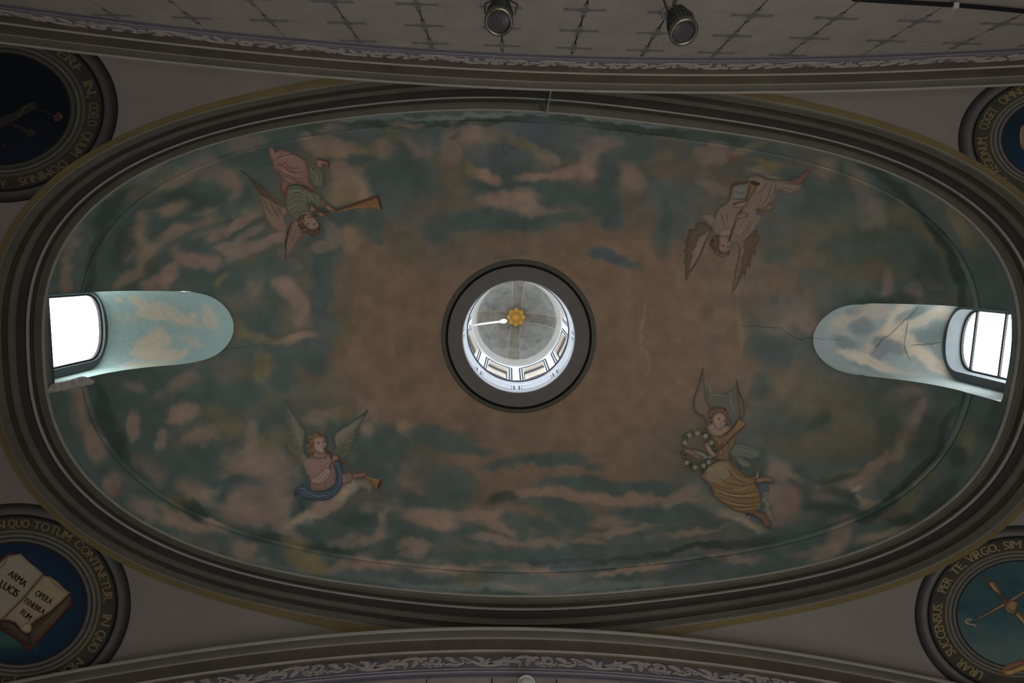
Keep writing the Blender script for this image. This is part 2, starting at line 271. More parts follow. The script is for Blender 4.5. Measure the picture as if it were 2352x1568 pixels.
# x, y, half-length, half-width, turn in degrees, colour, strength
STROKES = """
1190 780 560 230 0 b .95;1420 800 330 260 0 b .9;980 850 170 190 0 b .8;1700 760 140 170 0 b .75;1480 640 240 130 0 b .7;880 700 110 180 0 b .8
1800 640 120 180 0 m .7;1850 950 200 120 0 m .6;1950 560 120 90 0 o .45;1150 430 250 110 0 m .5;1500 430 220 110 0 m .6;820 380 110 90 0 m .4
1200 1240 420 100 0 m .35;1250 1100 330 110 0 b .85;1050 1060 160 60 5 b .5
240 420 45 14 -30 p .5;330 350 60 12 -20 p .6;420 320 50 10 -15 o .5;280 440 40 18 -35 o .5;165 560 16 60 15 k .6;150 640 14 40 5 p .7
200 590 22 90 20 g .5;225 470 30 70 35 t .8;300 400 60 16 -38 d .8;250 480 60 14 -52 d .8;215 570 60 12 -70 d .7;205 640 40 10 -85 d .6;420 345 60 12 -28 d .8;330 395 70 8 -33 c .5
520 300 40 16 -14 t .7;560 330 50 20 -10 k .6;400 410 60 18 -25 p .55;500 400 60 30 30 k .6;530 440 18 50 -15 p .7;470 440 60 22 0 t .9;420 450 70 22 10 d .5
370 480 60 14 -18 p .8;340 485 30 12 -10 p .7;440 500 70 16 -25 p .7;500 490 60 10 -30 p .6;555 505 45 10 -22 p .8;585 470 20 30 20 p .6;430 500 30 14 -20 t .9;540 470 60 16 -15 t .8
315 530 35 20 -40 p .7;330 560 22 40 10 p .6;340 590 24 45 15 p .7;300 640 50 16 -30 p .7;350 610 30 14 -60 d .6;350 510 20 40 5 t .8;290 580 16 22 0 k .6;280 560 20 50 15 d .5
400 530 50 18 -30 p .6;420 560 40 12 -35 k .4;460 540 60 14 -30 p .5;390 630 40 18 -60 p .85;360 650 40 12 -20 p .7;410 580 30 16 20 p .7;450 600 50 16 10 k .9;480 600 20 20 0 k .8
440 560 40 20 -20 t .9;520 560 40 14 -10 p .7;560 570 50 18 -20 k .8;610 560 50 14 -18 k .9;640 545 30 8 -15 k .8;560 600 40 16 -25 o .7;500 530 40 12 -25 k .7;570 530 40 10 -25 k .7
520 630 40 30 0 t .9;500 640 25 10 -45 y .7;590 650 24 36 5 p .6;650 640 20 50 -10 p .8;680 690 40 20 60 p .8;690 735 24 20 0 k .9;670 610 16 14 0 p .7;620 690 30 40 10 t .7;650 660 20 22 -30 k .8
620 620 60 30 0 t .9;740 620 26 90 0 t .95;730 680 24 40 0 t .8;560 700 50 40 0 m .5;580 740 60 30 0 t .8;770 750 40 44 0 o .75;740 740 34 34 0 n .7;730 800 30 30 0 n .8
540 745 30 14 20 y .6;590 775 60 12 10 y .6;660 782 50 10 -8 w .6;690 775 30 9 -12 p .6;640 810 90 24 5 t .9;720 830 34 24 20 t .9;650 860 40 30 0 t .9;600 830 20 30 0 y .6;610 870 34 36 0 y .6;645 870 26 24 0 t .8
530 850 40 30 0 m .6;560 900 60 30 -10 t .8;430 880 40 22 -20 k .7;400 900 60 14 -25 k .6;310 890 24 14 30 k .6;470 920 120 40 -10 t .7;420 950 40 22 -15 p .85;400 960 26 10 -20 p .5;500 960 30 44 -30 o .7;530 980 30 24 0 y .5;450 1010 50 22 -25 p .7
300 980 12 34 10 p .8;365 1010 16 26 0 k .8;370 1045 20 10 0 o .5;480 1060 90 40 0 t .9;560 1040 60 24 -15 p .6;580 1000 16 36 10 p .5;600 1080 60 30 30 k .8;560 1070 60 20 -15 p .7;630 1020 40 30 -60 y .6;540 1130 40 20 30 n .8;600 1115 50 18 -10 n .7
640 1080 40 40 0 k .8;600 1150 80 40 -10 k .8;560 1180 50 24 10 k .7;540 1155 30 14 0 k .6;450 1120 40 24 20 p .8;470 1150 40 12 10 p .6;490 1130 24 12 -20 w .4;340 1080 40 20 30 k .5;650 1170 20 40 -20 w .35;420 1080 60 30 20 t .7
170 890 24 18 0 k .7;190 960 24 60 -10 k .75;220 1020 22 40 -20 k .8;215 990 12 24 0 p .6;170 1000 24 80 -10 t .6;260 1110 22 36 20 k .8;270 1120 20 18 0 r .4;330 1160 30 24 40 k .7;430 1200 70 20 15 p .85;380 1170 30 10 50 p .6;480 1205 60 12 15 k .7;560 1250 30 34 -20 k .7;590 1290 20 14 0 k .5
240 930 16 60 -18 d .8;270 1020 14 60 -35 d .8;330 1100 12 50 -42 t .8;420 1160 40 14 28 o .9;460 1180 40 20 30 d .95;510 1205 40 12 18 k .9;560 1220 50 14 12 t .9;620 1230 50 12 10 d .7;680 1245 40 12 8 y .8;750 1255 60 12 6 d .8;680 1280 40 22 40 y .8;720 1295 36 24 30 y .8;740 1310 24 16 20 y .7
380 1240 90 12 25 g .6;640 1310 80 14 14 g .7;840 1330 90 12 6 g .8;1100 1350 200 10 2 c .6;1400 1350 160 10 -5 c .5;1250 1325 90 26 0 c .55;1190 1345 60 14 0 w .35
690 1200 34 12 -10 w .75;720 1185 34 14 -25 w .75;760 1150 40 24 -30 w .8;790 1125 30 18 -20 w .8;740 1165 40 20 -30 k .7;830 1112 16 12 0 p .7;845 1118 5 16 -10 p .6;640 1180 30 24 30 p .6;650 1210 40 14 30 k .7
800 1210 90 24 -15 t .9;830 1180 60 14 -20 t .7;860 1170 30 14 0 p .5;875 1200 10 40 20 p .8;850 1240 40 10 -15 p .6;800 1240 40 12 0 k .5;820 1200 40 14 0 d .4;850 1050 60 60 0 t .7;890 1010 60 40 0 t .8;930 1090 50 24 20 p .85;890 1080 30 50 0 t .8
940 990 16 30 -30 p .7;960 1030 30 10 40 y .5;760 980 30 16 0 y .5;790 950 30 12 -20 y .5;740 960 40 20 10 k .5;770 1000 40 30 0 t .8;820 1000 40 30 0 t .7;850 960 24 40 0 k .5;845 990 14 12 0 p .5
1010 1010 90 24 8 t .85;1080 1035 70 12 6 t .8;1010 1070 60 20 -20 b .5;960 1070 60 50 20 t .5;1040 1110 60 40 20 t .8;960 1150 100 24 -8 t .85;1020 1180 50 50 20 t .8;1000 1190 70 24 10 p .9;1015 1200 24 18 0 p .6;900 1160 30 18 0 k .4;950 1230 80 24 15 t .9;920 1250 40 24 -20 d .4;960 1250 44 16 5 k .85;950 1270 30 10 0 k .7
1090 1225 40 24 30 t .9;1090 1240 60 14 20 t .7;1110 1180 70 12 0 p .6;1160 1205 60 20 25 p .8;1140 1245 60 14 10 k .85;1170 1262 20 8 0 r .35;860 1300 60 14 -8 p .85;910 1305 40 12 -10 k .7;1010 1305 60 16 4 p .9;1000 1310 16 10 0 w .4;820 1290 40 16 -12 k .7;780 1310 30 12 -20 k .6;1110 1300 60 10 -4 p .6;1160 1320 70 18 -5 g .6;1090 1330 50 12 -5 o .6;1090 1343 24 6 0 y .5;940 1320 90 14 2 n .7
1170 1065 60 10 -8 t .8;1270 1050 80 16 -2 t .9;1330 1060 60 10 12 t .7;1360 1112 100 18 4 t .9;1500 1130 90 18 4 t .95;1310 1105 70 12 -8 t .7;1160 1140 40 16 -8 d .7;1200 1150 40 10 -4 t .6;1300 1175 60 30 10 t .85;1260 1160 50 14 0 t .6;1310 1200 44 14 10 t .8;1240 1205 46 12 25 t .95;1180 1200 30 20 40 t .8;1200 1225 14 16 0 t .7
1480 1185 60 24 -6 t .95;1560 1175 80 22 -6 t .9;1620 1200 40 14 30 t .7;1440 1190 40 16 0 t .7;1370 1228 50 8 4 t .85;1420 1150 100 14 4 p .7;1270 1135 80 12 6 p .7;1400 1200 50 12 0 p .5;1420 1220 90 8 -8 p .6;1530 1225 80 8 -10 p .7;1580 1225 90 6 -9 p .6;1530 1215 70 8 -8 t .7;1480 1240 70 10 -10 t .8;1330 1252 60 12 -5 t .8;1350 1240 40 6 0 p .6;1250 1250 50 12 0 p .6
1250 1280 260 10 -3 t .9;1330 1288 180 6 -3 d .7;1560 1262 100 8 -6 d .9;1640 1250 60 8 -6 d .8;1100 1278 120 9 2 t .8;1300 1300 120 20 0 n .6;1220 1305 60 8 8 p .6;1270 1315 40 8 10 p .5;1450 1312 90 8 -10 p .85;1510 1302 40 10 -8 p .7;1580 1310 60 24 -10 n .8;1680 1300 60 22 -8 t .8;1670 1275 60 10 0 k .6;1740 1285 40 8 14 k .5;1620 1290 60 10 -20 d .5
1650 1160 60 26 25 w .3;1690 1190 50 14 20 w .5;1720 1205 40 8 18 w .6;1600 1110 40 20 30 g .5;1560 1150 60 8 -5 p .6;1590 1130 30 14 -20 k .6;1640 1060 40 30 0 m .5;1700 1010 40 40 0 g .6;1720 930 60 30 20 m .6;1770 960 40 30 0 t .5
1750 890 24 30 20 t .75;1750 770 40 50 0 t .7;1770 800 60 40 0 t .7;1840 790 50 40 0 t .6;1800 700 20 40 10 n .6;1780 830 40 24 -20 n .7;1800 740 60 40 0 k .4;1850 740 24 30 0 k .5;1830 660 60 30 0 b .6;1840 600 50 24 10 b .5;1880 640 24 24 0 n .5;1850 650 40 16 -60 t .5
1780 640 60 30 30 b .5;1790 590 30 20 0 t .6;1800 530 40 20 0 n .4;1850 480 60 24 0 t .5;1820 450 50 30 0 g .45;1900 400 60 24 20 m .5;1980 430 24 60 -25 p .5;2020 480 20 40 -10 k .6;1990 500 20 30 0 k .5;1950 480 80 50 0 g .3;2080 490 40 26 30 y .5;2110 530 30 20 40 o .6;2150 560 20 60 -30 y .4
2040 610 50 30 0 o .55;2000 640 60 26 0 m .5;2040 660 14 34 0 k .6;2100 660 20 20 30 k .5;2140 650 24 14 30 k .5;2110 690 12 20 0 k .5;1990 620 40 20 0 r .25;1950 570 60 30 0 t .5;2000 560 80 30 0 t .45;2080 590 40 40 0 t .7;2130 620 40 40 0 d .5;1930 680 60 30 0 t .4;2020 700 60 20 0 d .6;2060 690 60 16 0 d .5
2000 385 40 10 25 d .6;2040 410 50 10 32 d .9;2090 460 60 12 45 d .9;2150 540 60 14 58 d .95;2195 620 50 14 68 d .9;2215 690 40 12 80 d .8;2140 430 50 14 35 t .7;2200 510 14 60 -25 y .6;2230 560 12 40 -20 o .6;2260 610 24 60 -20 t .6;2260 690 30 40 0 t .6
1830 890 60 30 0 b .5;1900 930 80 50 0 o .5;2000 960 90 60 0 o .45;1900 1010 100 40 0 o .45;1850 980 60 20 -10 t .6;1880 970 30 10 -30 d .5;2060 910 30 16 0 k .6;2090 900 26 12 10 k .5;2110 950 14 30 10 k .7;2090 990 26 24 -40 k .6;2070 1020 16 30 15 p .7;2020 1060 60 12 -30 p .6;1960 1110 80 16 -20 k .6;1930 1090 60 12 -20 y .4;1990 1080 60 14 -25 p .5
2040 940 60 60 0 t .5;2050 1000 40 40 0 d .4;2130 1000 30 50 20 d .5;1790 1080 30 30 30 k .7;1830 1100 30 8 40 k .7;1870 1110 30 6 10 k .5;1800 1150 50 34 30 k .85;1830 1140 30 30 0 r .3;1860 1130 24 40 0 t .7;1900 1170 50 14 10 d .6;1900 1130 40 24 0 k .5;1920 1095 40 8 -15 d .5;1930 1135 40 14 30 d .6;1780 1190 30 18 10 p .5;1850 1180 50 14 0 m .5
1960 1120 8 8 0 w .8;1965 1140 8 8 0 w .7;1975 1152 10 8 0 w .6;1985 1160 20 8 -10 w .5;2000 1160 24 8 -10 k .6;1950 1110 9 6 30 w .6;1990 1130 24 30 0 k .35
2050 1140 60 9 -38 d .9;2120 1070 70 9 -50 d .9;2180 970 70 9 -63 d .9;1980 1190 60 9 -25 d .9;1900 1215 60 7 -14 d .8;1760 1240 60 12 -8 d .7;1830 1230 60 8 -10 t .7;2080 1150 40 20 -40 o .6;2120 1110 40 14 -50 o .5;2220 990 30 24 -60 y .5;2230 1030 20 24 0 y .5;2200 1050 30 30 -40 d .8;2150 1140 60 18 -40 d .8;2070 1190 40 24 0 d .9;2030 1180 40 8 -20 r .4;2040 1220 60 10 -20 p .6;1990 1240 30 14 -20 k .6
1930 1230 24 40 20 k .7;1900 1270 40 16 -20 k .7;1870 1260 60 10 -15 k .5;1860 1220 60 14 -10 t .6;1780 1300 60 24 -10 t .7;1990 1260 80 14 -18 t .6;2210 950 26 60 10 t .5;2290 950 20 70 15 d .5;2270 1040 20 50 25 t .5
760 300 60 14 -6 d .8;900 285 90 10 -3 d .9;1000 278 120 7 0 d .95;1150 275 120 7 1 d .9;1300 285 120 8 3 d .8;1500 300 120 10 5 d .85;1650 325 80 12 10 t .8;820 275 80 5 -8 c .6;1050 262 200 5 1 c .6;1400 278 200 5 4 c .5;900 310 40 14 0 t .8;810 320 50 24 0 n .7;760 300 30 10 -8 k .6
740 340 50 24 10 p .8;790 350 40 16 -10 p .7;830 345 30 14 10 y .6;780 385 24 14 0 p .7;820 390 24 12 -10 y .5;820 370 30 14 0 t .8;870 340 30 14 0 r .4;880 350 24 30 0 k .6;900 310 24 24 0 o .6;960 330 40 24 30 k .7;970 310 50 24 30 n .6;930 280 40 8 0 p .6;1030 330 20 60 0 k .6;1045 305 14 10 -30 d .5;1040 380 20 40 0 r .25;1050 400 24 24 0 o .6;1010 410 30 16 0 o .5
800 430 40 40 30 p .85;840 450 24 24 30 p .7;790 450 30 30 0 y .5;870 420 40 30 40 t .9;930 400 70 40 0 t .95;960 430 50 30 0 t .8;900 460 30 40 -30 g .8;840 480 30 12 0 y .5;860 500 24 40 0 t .7;800 540 24 30 0 p .8;830 560 40 40 0 b .7;780 490 60 16 -5 t .8;760 530 20 30 0 k .6;740 560 24 14 0 k .7;850 520 20 30 -20 t .7;865 545 6 14 0 t .8
950 540 60 40 0 m .7;990 500 70 24 0 n .4;930 560 40 24 0 o .6;940 590 40 20 0 o .6;1000 540 30 24 0 t .7;970 480 40 30 0 m .6;1090 320 50 40 0 p .6;1080 330 20 50 0 p .6;1110 355 50 34 0 n .7;1150 360 60 30 -20 n .7;1180 395 50 24 -40 t .9;1160 300 60 14 8 m .5;1230 300 60 24 0 n .8;1260 330 60 20 20 n .7;1215 335 70 12 25 y .6;1260 360 30 12 20 k .5
1110 400 40 14 25 p .9;1130 415 30 12 20 p .8;1080 385 20 10 30 y .6;1100 430 40 14 10 t .8;1150 440 50 14 0 t .8;1200 420 60 14 -10 t .7;1230 405 40 10 -8 p .85;1290 400 30 14 -20 p .8;1260 440 50 24 5 t .95;1310 450 50 20 10 t .95;1060 430 24 12 0 y .6;1070 460 60 16 10 m .6;1170 455 70 20 -5 p .85;1210 470 24 24 40 p .8;1040 460 30 24 0 o .5;1240 480 50 14 10 k .6
1100 500 80 24 0 t .95;1170 510 90 22 4 t .95;1060 510 40 16 0 t .7;1290 500 50 12 0 t .8;1200 555 80 24 0 b .6;1130 565 50 20 0 b .6;1360 370 24 50 30 p .7;1330 400 30 20 0 p .7;1390 410 24 60 0 t .95;1330 460 60 20 0 t .9;1400 480 22 34 0 t .9;1405 515 26 20 0 n .95;1370 470 20 30 0 t .8;1340 320 30 30 0 n .7;1380 330 50 20 0 k .6;1440 400 24 40 0 k .7
1470 340 30 30 0 t .8;1490 400 30 20 -20 t .9;1440 350 40 16 0 t .6;1450 420 30 30 0 p .6;1520 400 40 20 20 b .6;1560 370 60 24 0 m .6;1540 360 30 10 0 y .5;1590 340 40 14 -40 n .6;1600 380 50 14 0 o .5;1640 350 40 24 0 k .7;1660 410 30 10 20 r .4;1630 430 40 12 20 k .5;1540 450 60 30 0 g .6;1560 490 40 60 0 g .5;1530 510 14 70 0 t .7;1520 560 24 30 0 t .6;1540 520 40 40 0 n .5
1690 362 14 8 -30 r .95;1710 345 30 9 -20 p .7;1740 335 30 9 -20 y .5;1780 370 40 14 0 y .7;1770 385 30 14 0 y .6;1730 390 24 10 0 w .3;1760 405 40 6 20 w .4;1720 420 40 24 0 m .4;1840 370 50 14 20 m .5;1680 320 40 10 10 d .6;1780 350 60 14 10 t .6;1900 380 24 24 0 k .6
1390 590 40 10 12 n .95;1420 605 50 10 20 n .95;1370 580 24 8 10 t .6;1440 560 60 30 0 b .5;1330 540 60 24 0 b .6
1480 730 4 50 2 p .5;1482 830 3 45 0 p .6;1478 780 5 20 10 p .4;1697 640 6 80 0 p .35;1697 760 5 60 0 p .3;1620 700 14 90 0 m .3;1640 820 14 60 0 m .3;1700 650 26 70 0 b .4;905 800 3 40 0 p .3;810 720 3 40 0 p .3
"""
ST = []
for s_ in STROKES.replace('\n', ';').split(';'):
    q = s_.split()
    if len(q) == 7: ST.append((*map(float, q[:5]), q[5], float(q[6])))
def sky_paint(px):
    """colour of the fresco at a picture point of the design"""
    x, y = px[:, 0], px[:, 1]
    u = x+34*(fbm(x/70, y/70, 4)-.5)+14*(fbm(x/18+9, y/18, 3)-.5)
    v = y+34*(fbm(x/70+50, y/70+50, 4)-.5)+14*(fbm(x/18, y/18+70, 3)-.5)
    c = np.tile(np.array(PAL['t'], float), (len(x), 1))
    n = fbm(x/110+3, y/90+8, 4)
    c += (np.array(PAL['m'])-c)*np.clip((n-.5)*4, 0, .55)[:, None]
    for (sx, sy, a, b, rot, k, al) in ST:
        m = (abs(u-sx) < 1.55*max(a, b)) & (abs(v-sy) < 1.55*max(a, b))
        if not m.any(): continue
        w = math.radians(rot); du, dv = u[m]-sx, v[m]-sy
        e = np.hypot((du*math.cos(w)+dv*math.sin(w))/a, (-du*math.sin(w)+dv*math.cos(w))/b)
        e = np.clip((1.45-e)/.9, 0, 1); e = e*e*(3-2*e)*al
        c[m] += (np.array(PAL[k], float)-c[m])*e[:, None]
    c *= (1+.10*(fbm(x/30+4, y/30, 3)-.5)*2)[:, None]
    return c

fresco = mat('fresco_paint', attr=True, noise=.06, nscale=3, rough=.75, bump=.25, bscale=9)

# windows: recesses cut through the ends of the dome
class Recess: pass
def recess(side, yc_in, yc_out, xw, xi, z_out, z_in, sill_in, sill_out, w):
    r = Recess(); r.s = side; r.yi, r.yo, r.xw, r.xi, r.zo, r.zi, r.si, r.so, r.w = yc_in, yc_out, xw, xi, z_out, z_in, sill_in, sill_out, w
    def at(x): return (x-r.xw)/(r.xi-r.xw)          # 0 at the window, 1 at the inner tip
    r.yc = lambda x: r.yo+(r.yi-r.yo)*at(x)
    r.zc = lambda x: r.zo+(r.zi-r.zo)*(1-np.clip(1-at(x), 0, 2)**1.9)
    r.rise = .62
    r.top = lambda x, q: r.zc(x)-r.rise*(1-np.sqrt(np.clip(1-q*q, 0, 1)))
    r.sill = lambda x: r.so+(r.si-r.so)*np.clip((x-r.xw)/(side*-.45), 0, 1)
    return r
RW = [recess(-1, 1.56, 1.47, -8.02, -6.37, 12.22, 13.56, 10.10, 10.66, 1.56),
      recess(1, 1.40, 1.25, 9.02, 7.16, 12.50, 13.57, 10.20, 10.75, 1.56)]
def cut_fn(P):
    """positive where the plaster stays"""
    f = np.full(len(P), 9.0)
    for r in RW:
        q = (P[:, 1]-r.yc(P[:, 0]))/(r.w/2)
        inside = np.minimum(np.minimum((1-abs(q))*r.w/2, r.top(P[:, 0], np.clip(q, -1, 1))-P[:, 2]), P[:, 2]-r.sill(P[:, 0]))
        inside = np.where(P[:, 0]*r.s > abs(r.xi)-1.0, inside, -9)
        f = np.minimum(f, -inside)
    return f
def clip_mesh(V, Q, fn):
    """cut quads with a scalar function, keep fn > 0, smooth cut edge"""
    V = np.asarray(V); f = fn(V)
    keep = f[Q] > 0
    full = keep.all(1); part = keep.any(1) & ~full
    out = Q[full].tolist(); extra = []; cache = {}
    def cross(i, j):
        k = (min(i, j), max(i, j))
        if k not in cache:
            t = f[i]/(f[i]-f[j]); cache[k] = len(V)+len(extra); extra.append(V[i]+(V[j]-V[i])*t)
        return cache[k]
    for q in Q[part]:
        poly = []
        for a, b in zip(q, np.roll(q, -1)):
            if f[a] > 0: poly.append(int(a))
            if (f[a] > 0) != (f[b] > 0): poly.append(cross(a, b))
        if len(poly) > 2: out.append(poly)
    if extra: V = np.vstack([V, np.array(extra)])
    return V, out

def dome_mesh():
    NT, NU = 960, 250
    t = np.linspace(0, 2*np.pi, NT, endpoint=False)
    rows = []
    zs = list(np.linspace(Z0+.01, ZD-.14, 26))
    prof = [(0, z) for z in zs]
    for k in range(9):                              # roll moulding that crowns the drum
        w = math.pi*k/8
        prof.append((-.05*math.sin(w), ZD-.07-.07*math.cos(w)))
    for (off, z) in prof: rows.append((r_lip(t)+BACK+off, np.full(NT, z), 1.0))
    for k in range(1, NU+1):
        a = .5*math.pi*k/NU; z = ZD+(ZO-ZD)*math.sin(a)
        rows.append((RO+(r_lip(t)+BACK-RO)*math.cos(a), np.full(NT, z), math.cos(a)))
    V = []
    for i, (r, z, g) in enumerate(rows):
        c = CO+(CL-CO)*g
        V.append(np.stack([c[0]+r*np.cos(t), c[1]+r*np.sin(t), z], 1))
    V = np.concatenate(V)
    i, j = np.meshgrid(np.arange(len(rows)-1), np.arange(NT), indexing='ij')
    Q = np.stack([i*NT+j, (i+1)*NT+j, (i+1)*NT+(j+1) % NT, i*NT+(j+1) % NT], -1).reshape(-1, 4)
    V, Fc = clip_mesh(V, Q, cut_fn)
    used = np.zeros(len(V), bool)
    for f_ in Fc: used[f_] = True
    remap = np.cumsum(used)-1
    Fc = [remap[f_].tolist() for f_ in Fc]; V = V[used]
    c = alb(sky_paint(project(V)))
    return struct(mesh_obj('ceiling', V, Fc, fresco, colors=c, smooth=True))
dome = dome_mesh()
dome['label'] = 'oval dome painted with pink clouds on a dull teal sky'

# ------------------------------------------------------------------ oval cornice, pendentives, arches, walls
stone = mat('grey_cornice_paint', alb((52, 50, 44)), .8, noise=.12, nscale=2.5, bump=.15, bscale=14)
stone_dk = mat('shaded_cornice_paint', alb((31, 30, 26)), .8, noise=.14, nscale=2.5, bump=.15, bscale=14)  # cornice grey darkened, so the shade of the grooves is in the colour
stone_lt = mat('lit_edge_paint', alb((86, 84, 79)), .75, noise=.12, nscale=3)  # cornice grey lightened: light catching the edges is painted in
plaster = mat('warm_grey_plaster', alb((73, 69, 65)), .85, noise=.05, nscale=1.2, bump=.1, bscale=20)
yellow = mat('ochre_border_paint', alb((64, 56, 36)), .8, noise=.12, nscale=2)
black = mat('black_line_paint', alb((16, 17, 16)), .85, noise=.1)

def sweep(name, prof, m, parent=None, n=420, fn=None):
    """prof: (outward offset, z) swept along the oval"""
    t, P, N = oval(n); V = []
    w = ((r_out(t)-.075)/.325)[:, None]; U = np.stack([np.cos(t), np.sin(t)], 1)
    for (d, z) in prof:
        V.append(np.c_[P+U*d*w, np.full(n, z)])
    V = np.concatenate(V); k = len(prof)
    i, j = np.meshgrid(np.arange(k-1), np.arange(n), indexing='ij')
    Q = np.stack([i*n+j, i*n+(j+1) % n, (i+1)*n+(j+1) % n, (i+1)*n+j], -1).reshape(-1, 4)
    return mesh_obj(name, V, Q.tolist(), m, parent)
cornice = empty('trim_1'); struct(cornice)
cornice['label'] = 'grey moulded oval cornice around the foot of the dome'
sweep('lip_moulding', [(.10, 10.03), (0, 10.02), (0, 9.975), (.012, 9.97)], stone_lt, cornice)
sweep('fascia_band', [(.012, 9.97), (.075, 9.955), (.075, 9.93), (.085, 9.925), (.085, 9.90)], stone, cornice)
sweep('bead_moulding', [(.085, 9.90), (.105, 9.895), (.105, 9.87), (.115, 9.865), (.118, 9.84)], stone_dk, cornice)
sweep('fillet_moulding', [(.118, 9.84), (.118, 9.80), (.13, 9.79)], stone_lt, cornice)
sweep('hollow_moulding', [(.13, 9.79), (.165, 9.785), (.185, 9.76), (.195, 9.72), (.2, 9.66)], stone_dk, cornice)
sweep('torus_moulding', [(.2, 9.66), (.212, 9.655), (.212, 9.63), (.225, 9.62), (.235, 9.59), (.235, 9.56), (.225, 9.54)], stone, cornice)
sweep('hollow_moulding', [(.225, 9.54), (.25, 9.535), (.262, 9.51), (.265, 9.46)], stone_dk, cornice)
sweep('foot_moulding', [(.265, 9.46), (.275, 9.455), (.28, 9.40), (.285, 9.345), (.33, 9.325), (.33, 9.36)], stone, cornice)

def pend_mesh():
    NT, NR = 720, 48
    t = np.linspace(0, 2*np.pi, NT, endpoint=False); V = []
    c, s = np.cos(t), np.sin(t)
    tx = np.where(c > 0, (XE-CL[0]), (CL[0]-XW))/np.maximum(abs(c), 1e-9)
    ty = np.where(s > 0, (YS-CL[1]), (CL[1]-YN))/np.maximum(abs(s), 1e-9)
    r1 = np.maximum(np.minimum(tx, ty), r_foot(t)+.06); r0 = r_foot(t)-.02
    for k in range(NR+1):
        r = r0+(r1-r0)*k/NR; x = CL[0]+r*c; y = CL[1]+r*s
        V.append(np.c_[x, y, pend_z(x, y)[0]])
    V = np.concatenate(V)
    i, j = np.meshgrid(np.arange(NR), np.arange(NT), indexing='ij')
    Q = np.stack([i*NT+j, i*NT+(j+1) % NT, (i+1)*NT+(j+1) % NT, (i+1)*NT+j], -1).reshape(-1, 4)
    return struct(mesh_obj('ceiling', V, Q.tolist(), plaster, smooth=True))
pend = pend_mesh(); pend['label'] = 'plain warm grey pendentives between the oval cornice and the arches'
def border():
    n = 600; t, P, N = oval(n); V = []
    for d in (-.085, -.06, -.04, -.02, 0.0):
        p = P+np.stack([np.cos(t), np.sin(t)], 1)*(r_out(t)+d)[:, None]; z = pend_z(p[:, 0], p[:, 1])[0]-.012
        V.append(np.c_[p, z])
    V = np.concatenate(V)
    i, j = np.meshgrid(np.arange(4), np.arange(n), indexing='ij')
    Q = np.stack([i*n+j, i*n+(j+1) % n, (i+1)*n+(j+1) % n, (i+1)*n+j], -1).reshape(-1, 4)
    keep = []
    for q in Q:
        p = V[q].mean(0)
        if YN-.3 < p[1] < YS+.3: keep.append(q.tolist())
    o = mesh_obj('painted_border', V, keep, yellow, pend); o['label'] = 'ochre yellow painted border'
border()

def arch_sweep(name, prof, y0, sgn, a, m, parent, x0=-8.9, x1=9.5, n=120, zbase=0.0):
    """prof: (inward projection from the wall, height above the reference arch)"""
    x = np.linspace(x0, x1, n); V = []
    for (p, dz) in prof:
        V.append(np.c_[x, np.full(n, y0+sgn*p), zbase+dz-a*(x-AX0)**2])
    V = np.concatenate(V); k = len(prof)
    i, j = np.meshgrid(np.arange(k-1), np.arange(n-1), indexing='ij')
    Q = np.stack([i*n+j, i*n+j+1, (i+1)*n+j+1, (i+1)*n+j], -1).reshape(-1, 4)
    return mesh_obj(name, V, Q.tolist(), m, parent)

ARCH = {}
stone_ar = mat('shaded_brown_grey_arch', alb((43, 40, 33)), .8, noise=.2, nscale=2.5, bump=.2, bscale=14)  # brown-grey of the arch, with the shade of its soffit put in
def archivolt(idx, y0, sgn, a, z_b, z_f, z_t, pr):
    """z_b tile border, z_f frieze top, z_t archivolt crown; pr projection"""
    o = empty('trim_%d' % idx); struct(o)
    h = z_t-z_f
    P = lambda L: [(p*pr, z_f+q*h) for p, q in L]
    arch_sweep('soffit_moulding', P([(0, 0), (.34, .02)]), y0, sgn, a, stone_ar, o)
    arch_sweep('fillet_moulding', P([(.34, .02), (.36, .10), (.40, .12)]), y0, sgn, a, stone_lt, o)
    arch_sweep('hollow_moulding', P([(.40, .12), (.44, .2), (.50, .32), (.58, .44), (.66, .52)]), y0, sgn, a, stone_ar, o)
    arch_sweep('fillet_moulding', P([(.66, .52), (.68, .61)]), y0, sgn, a, stone_lt, o)
    arch_sweep('ogee_moulding', P([(.68, .61), (.76, .63), (.84, .70), (.90, .80), (.92, .84)]), y0, sgn, a, stone, o)
    arch_sweep('crown_moulding', P([(.92, .84), (.97, .88), (1.0, .95), (.98, 1.0)]), y0, sgn, a, stone_lt, o)
    arch_sweep('crown_slope', P([(.98, 1.0), (-.3, 1.16)]), y0, sgn, a, stone, o)
    return o
ARCH[1] = archivolt(2, YN, 1, .0265, 8.36, 8.80, 9.15, .26)
ARCH[1]['label'] = 'grey moulded arch across the top of the picture'
ARCH[2] = archivolt(3, YS, -1, .030, 8.25, 8.72, 9.15, .24)
ARCH[2]['label'] = 'grey moulded arch across the bottom of the picture'

# walls with painted ashlar tiles and a scroll frieze under each arch
tile_m = mat('pale_ashlar_paint', alb((83, 78, 73)), .85, noise=.10, nscale=3.0, bump=.08, bscale=18)
joint_m = mat('joint_paint', alb((58, 57, 56)), .85, noise=.1)
mauve = mat('mauve_frieze_paint', alb((60, 58, 62)), .85, noise=.1, nscale=4)
mauve_dk = mat('slate_line_paint', alb((50, 50, 54)), .85, noise=.1, nscale=4)
mauve_lt = mat('pale_mauve_line_paint', alb((92, 90, 92)), .85, noise=.1, nscale=4)
scroll_m = mat('cream_scroll_paint', alb((92, 88, 84)), .8, noise=.12, nscale=8)
motif_m = mat('slate_motif_paint', alb((62, 62, 61)), .85, noise=.15, nscale=8)

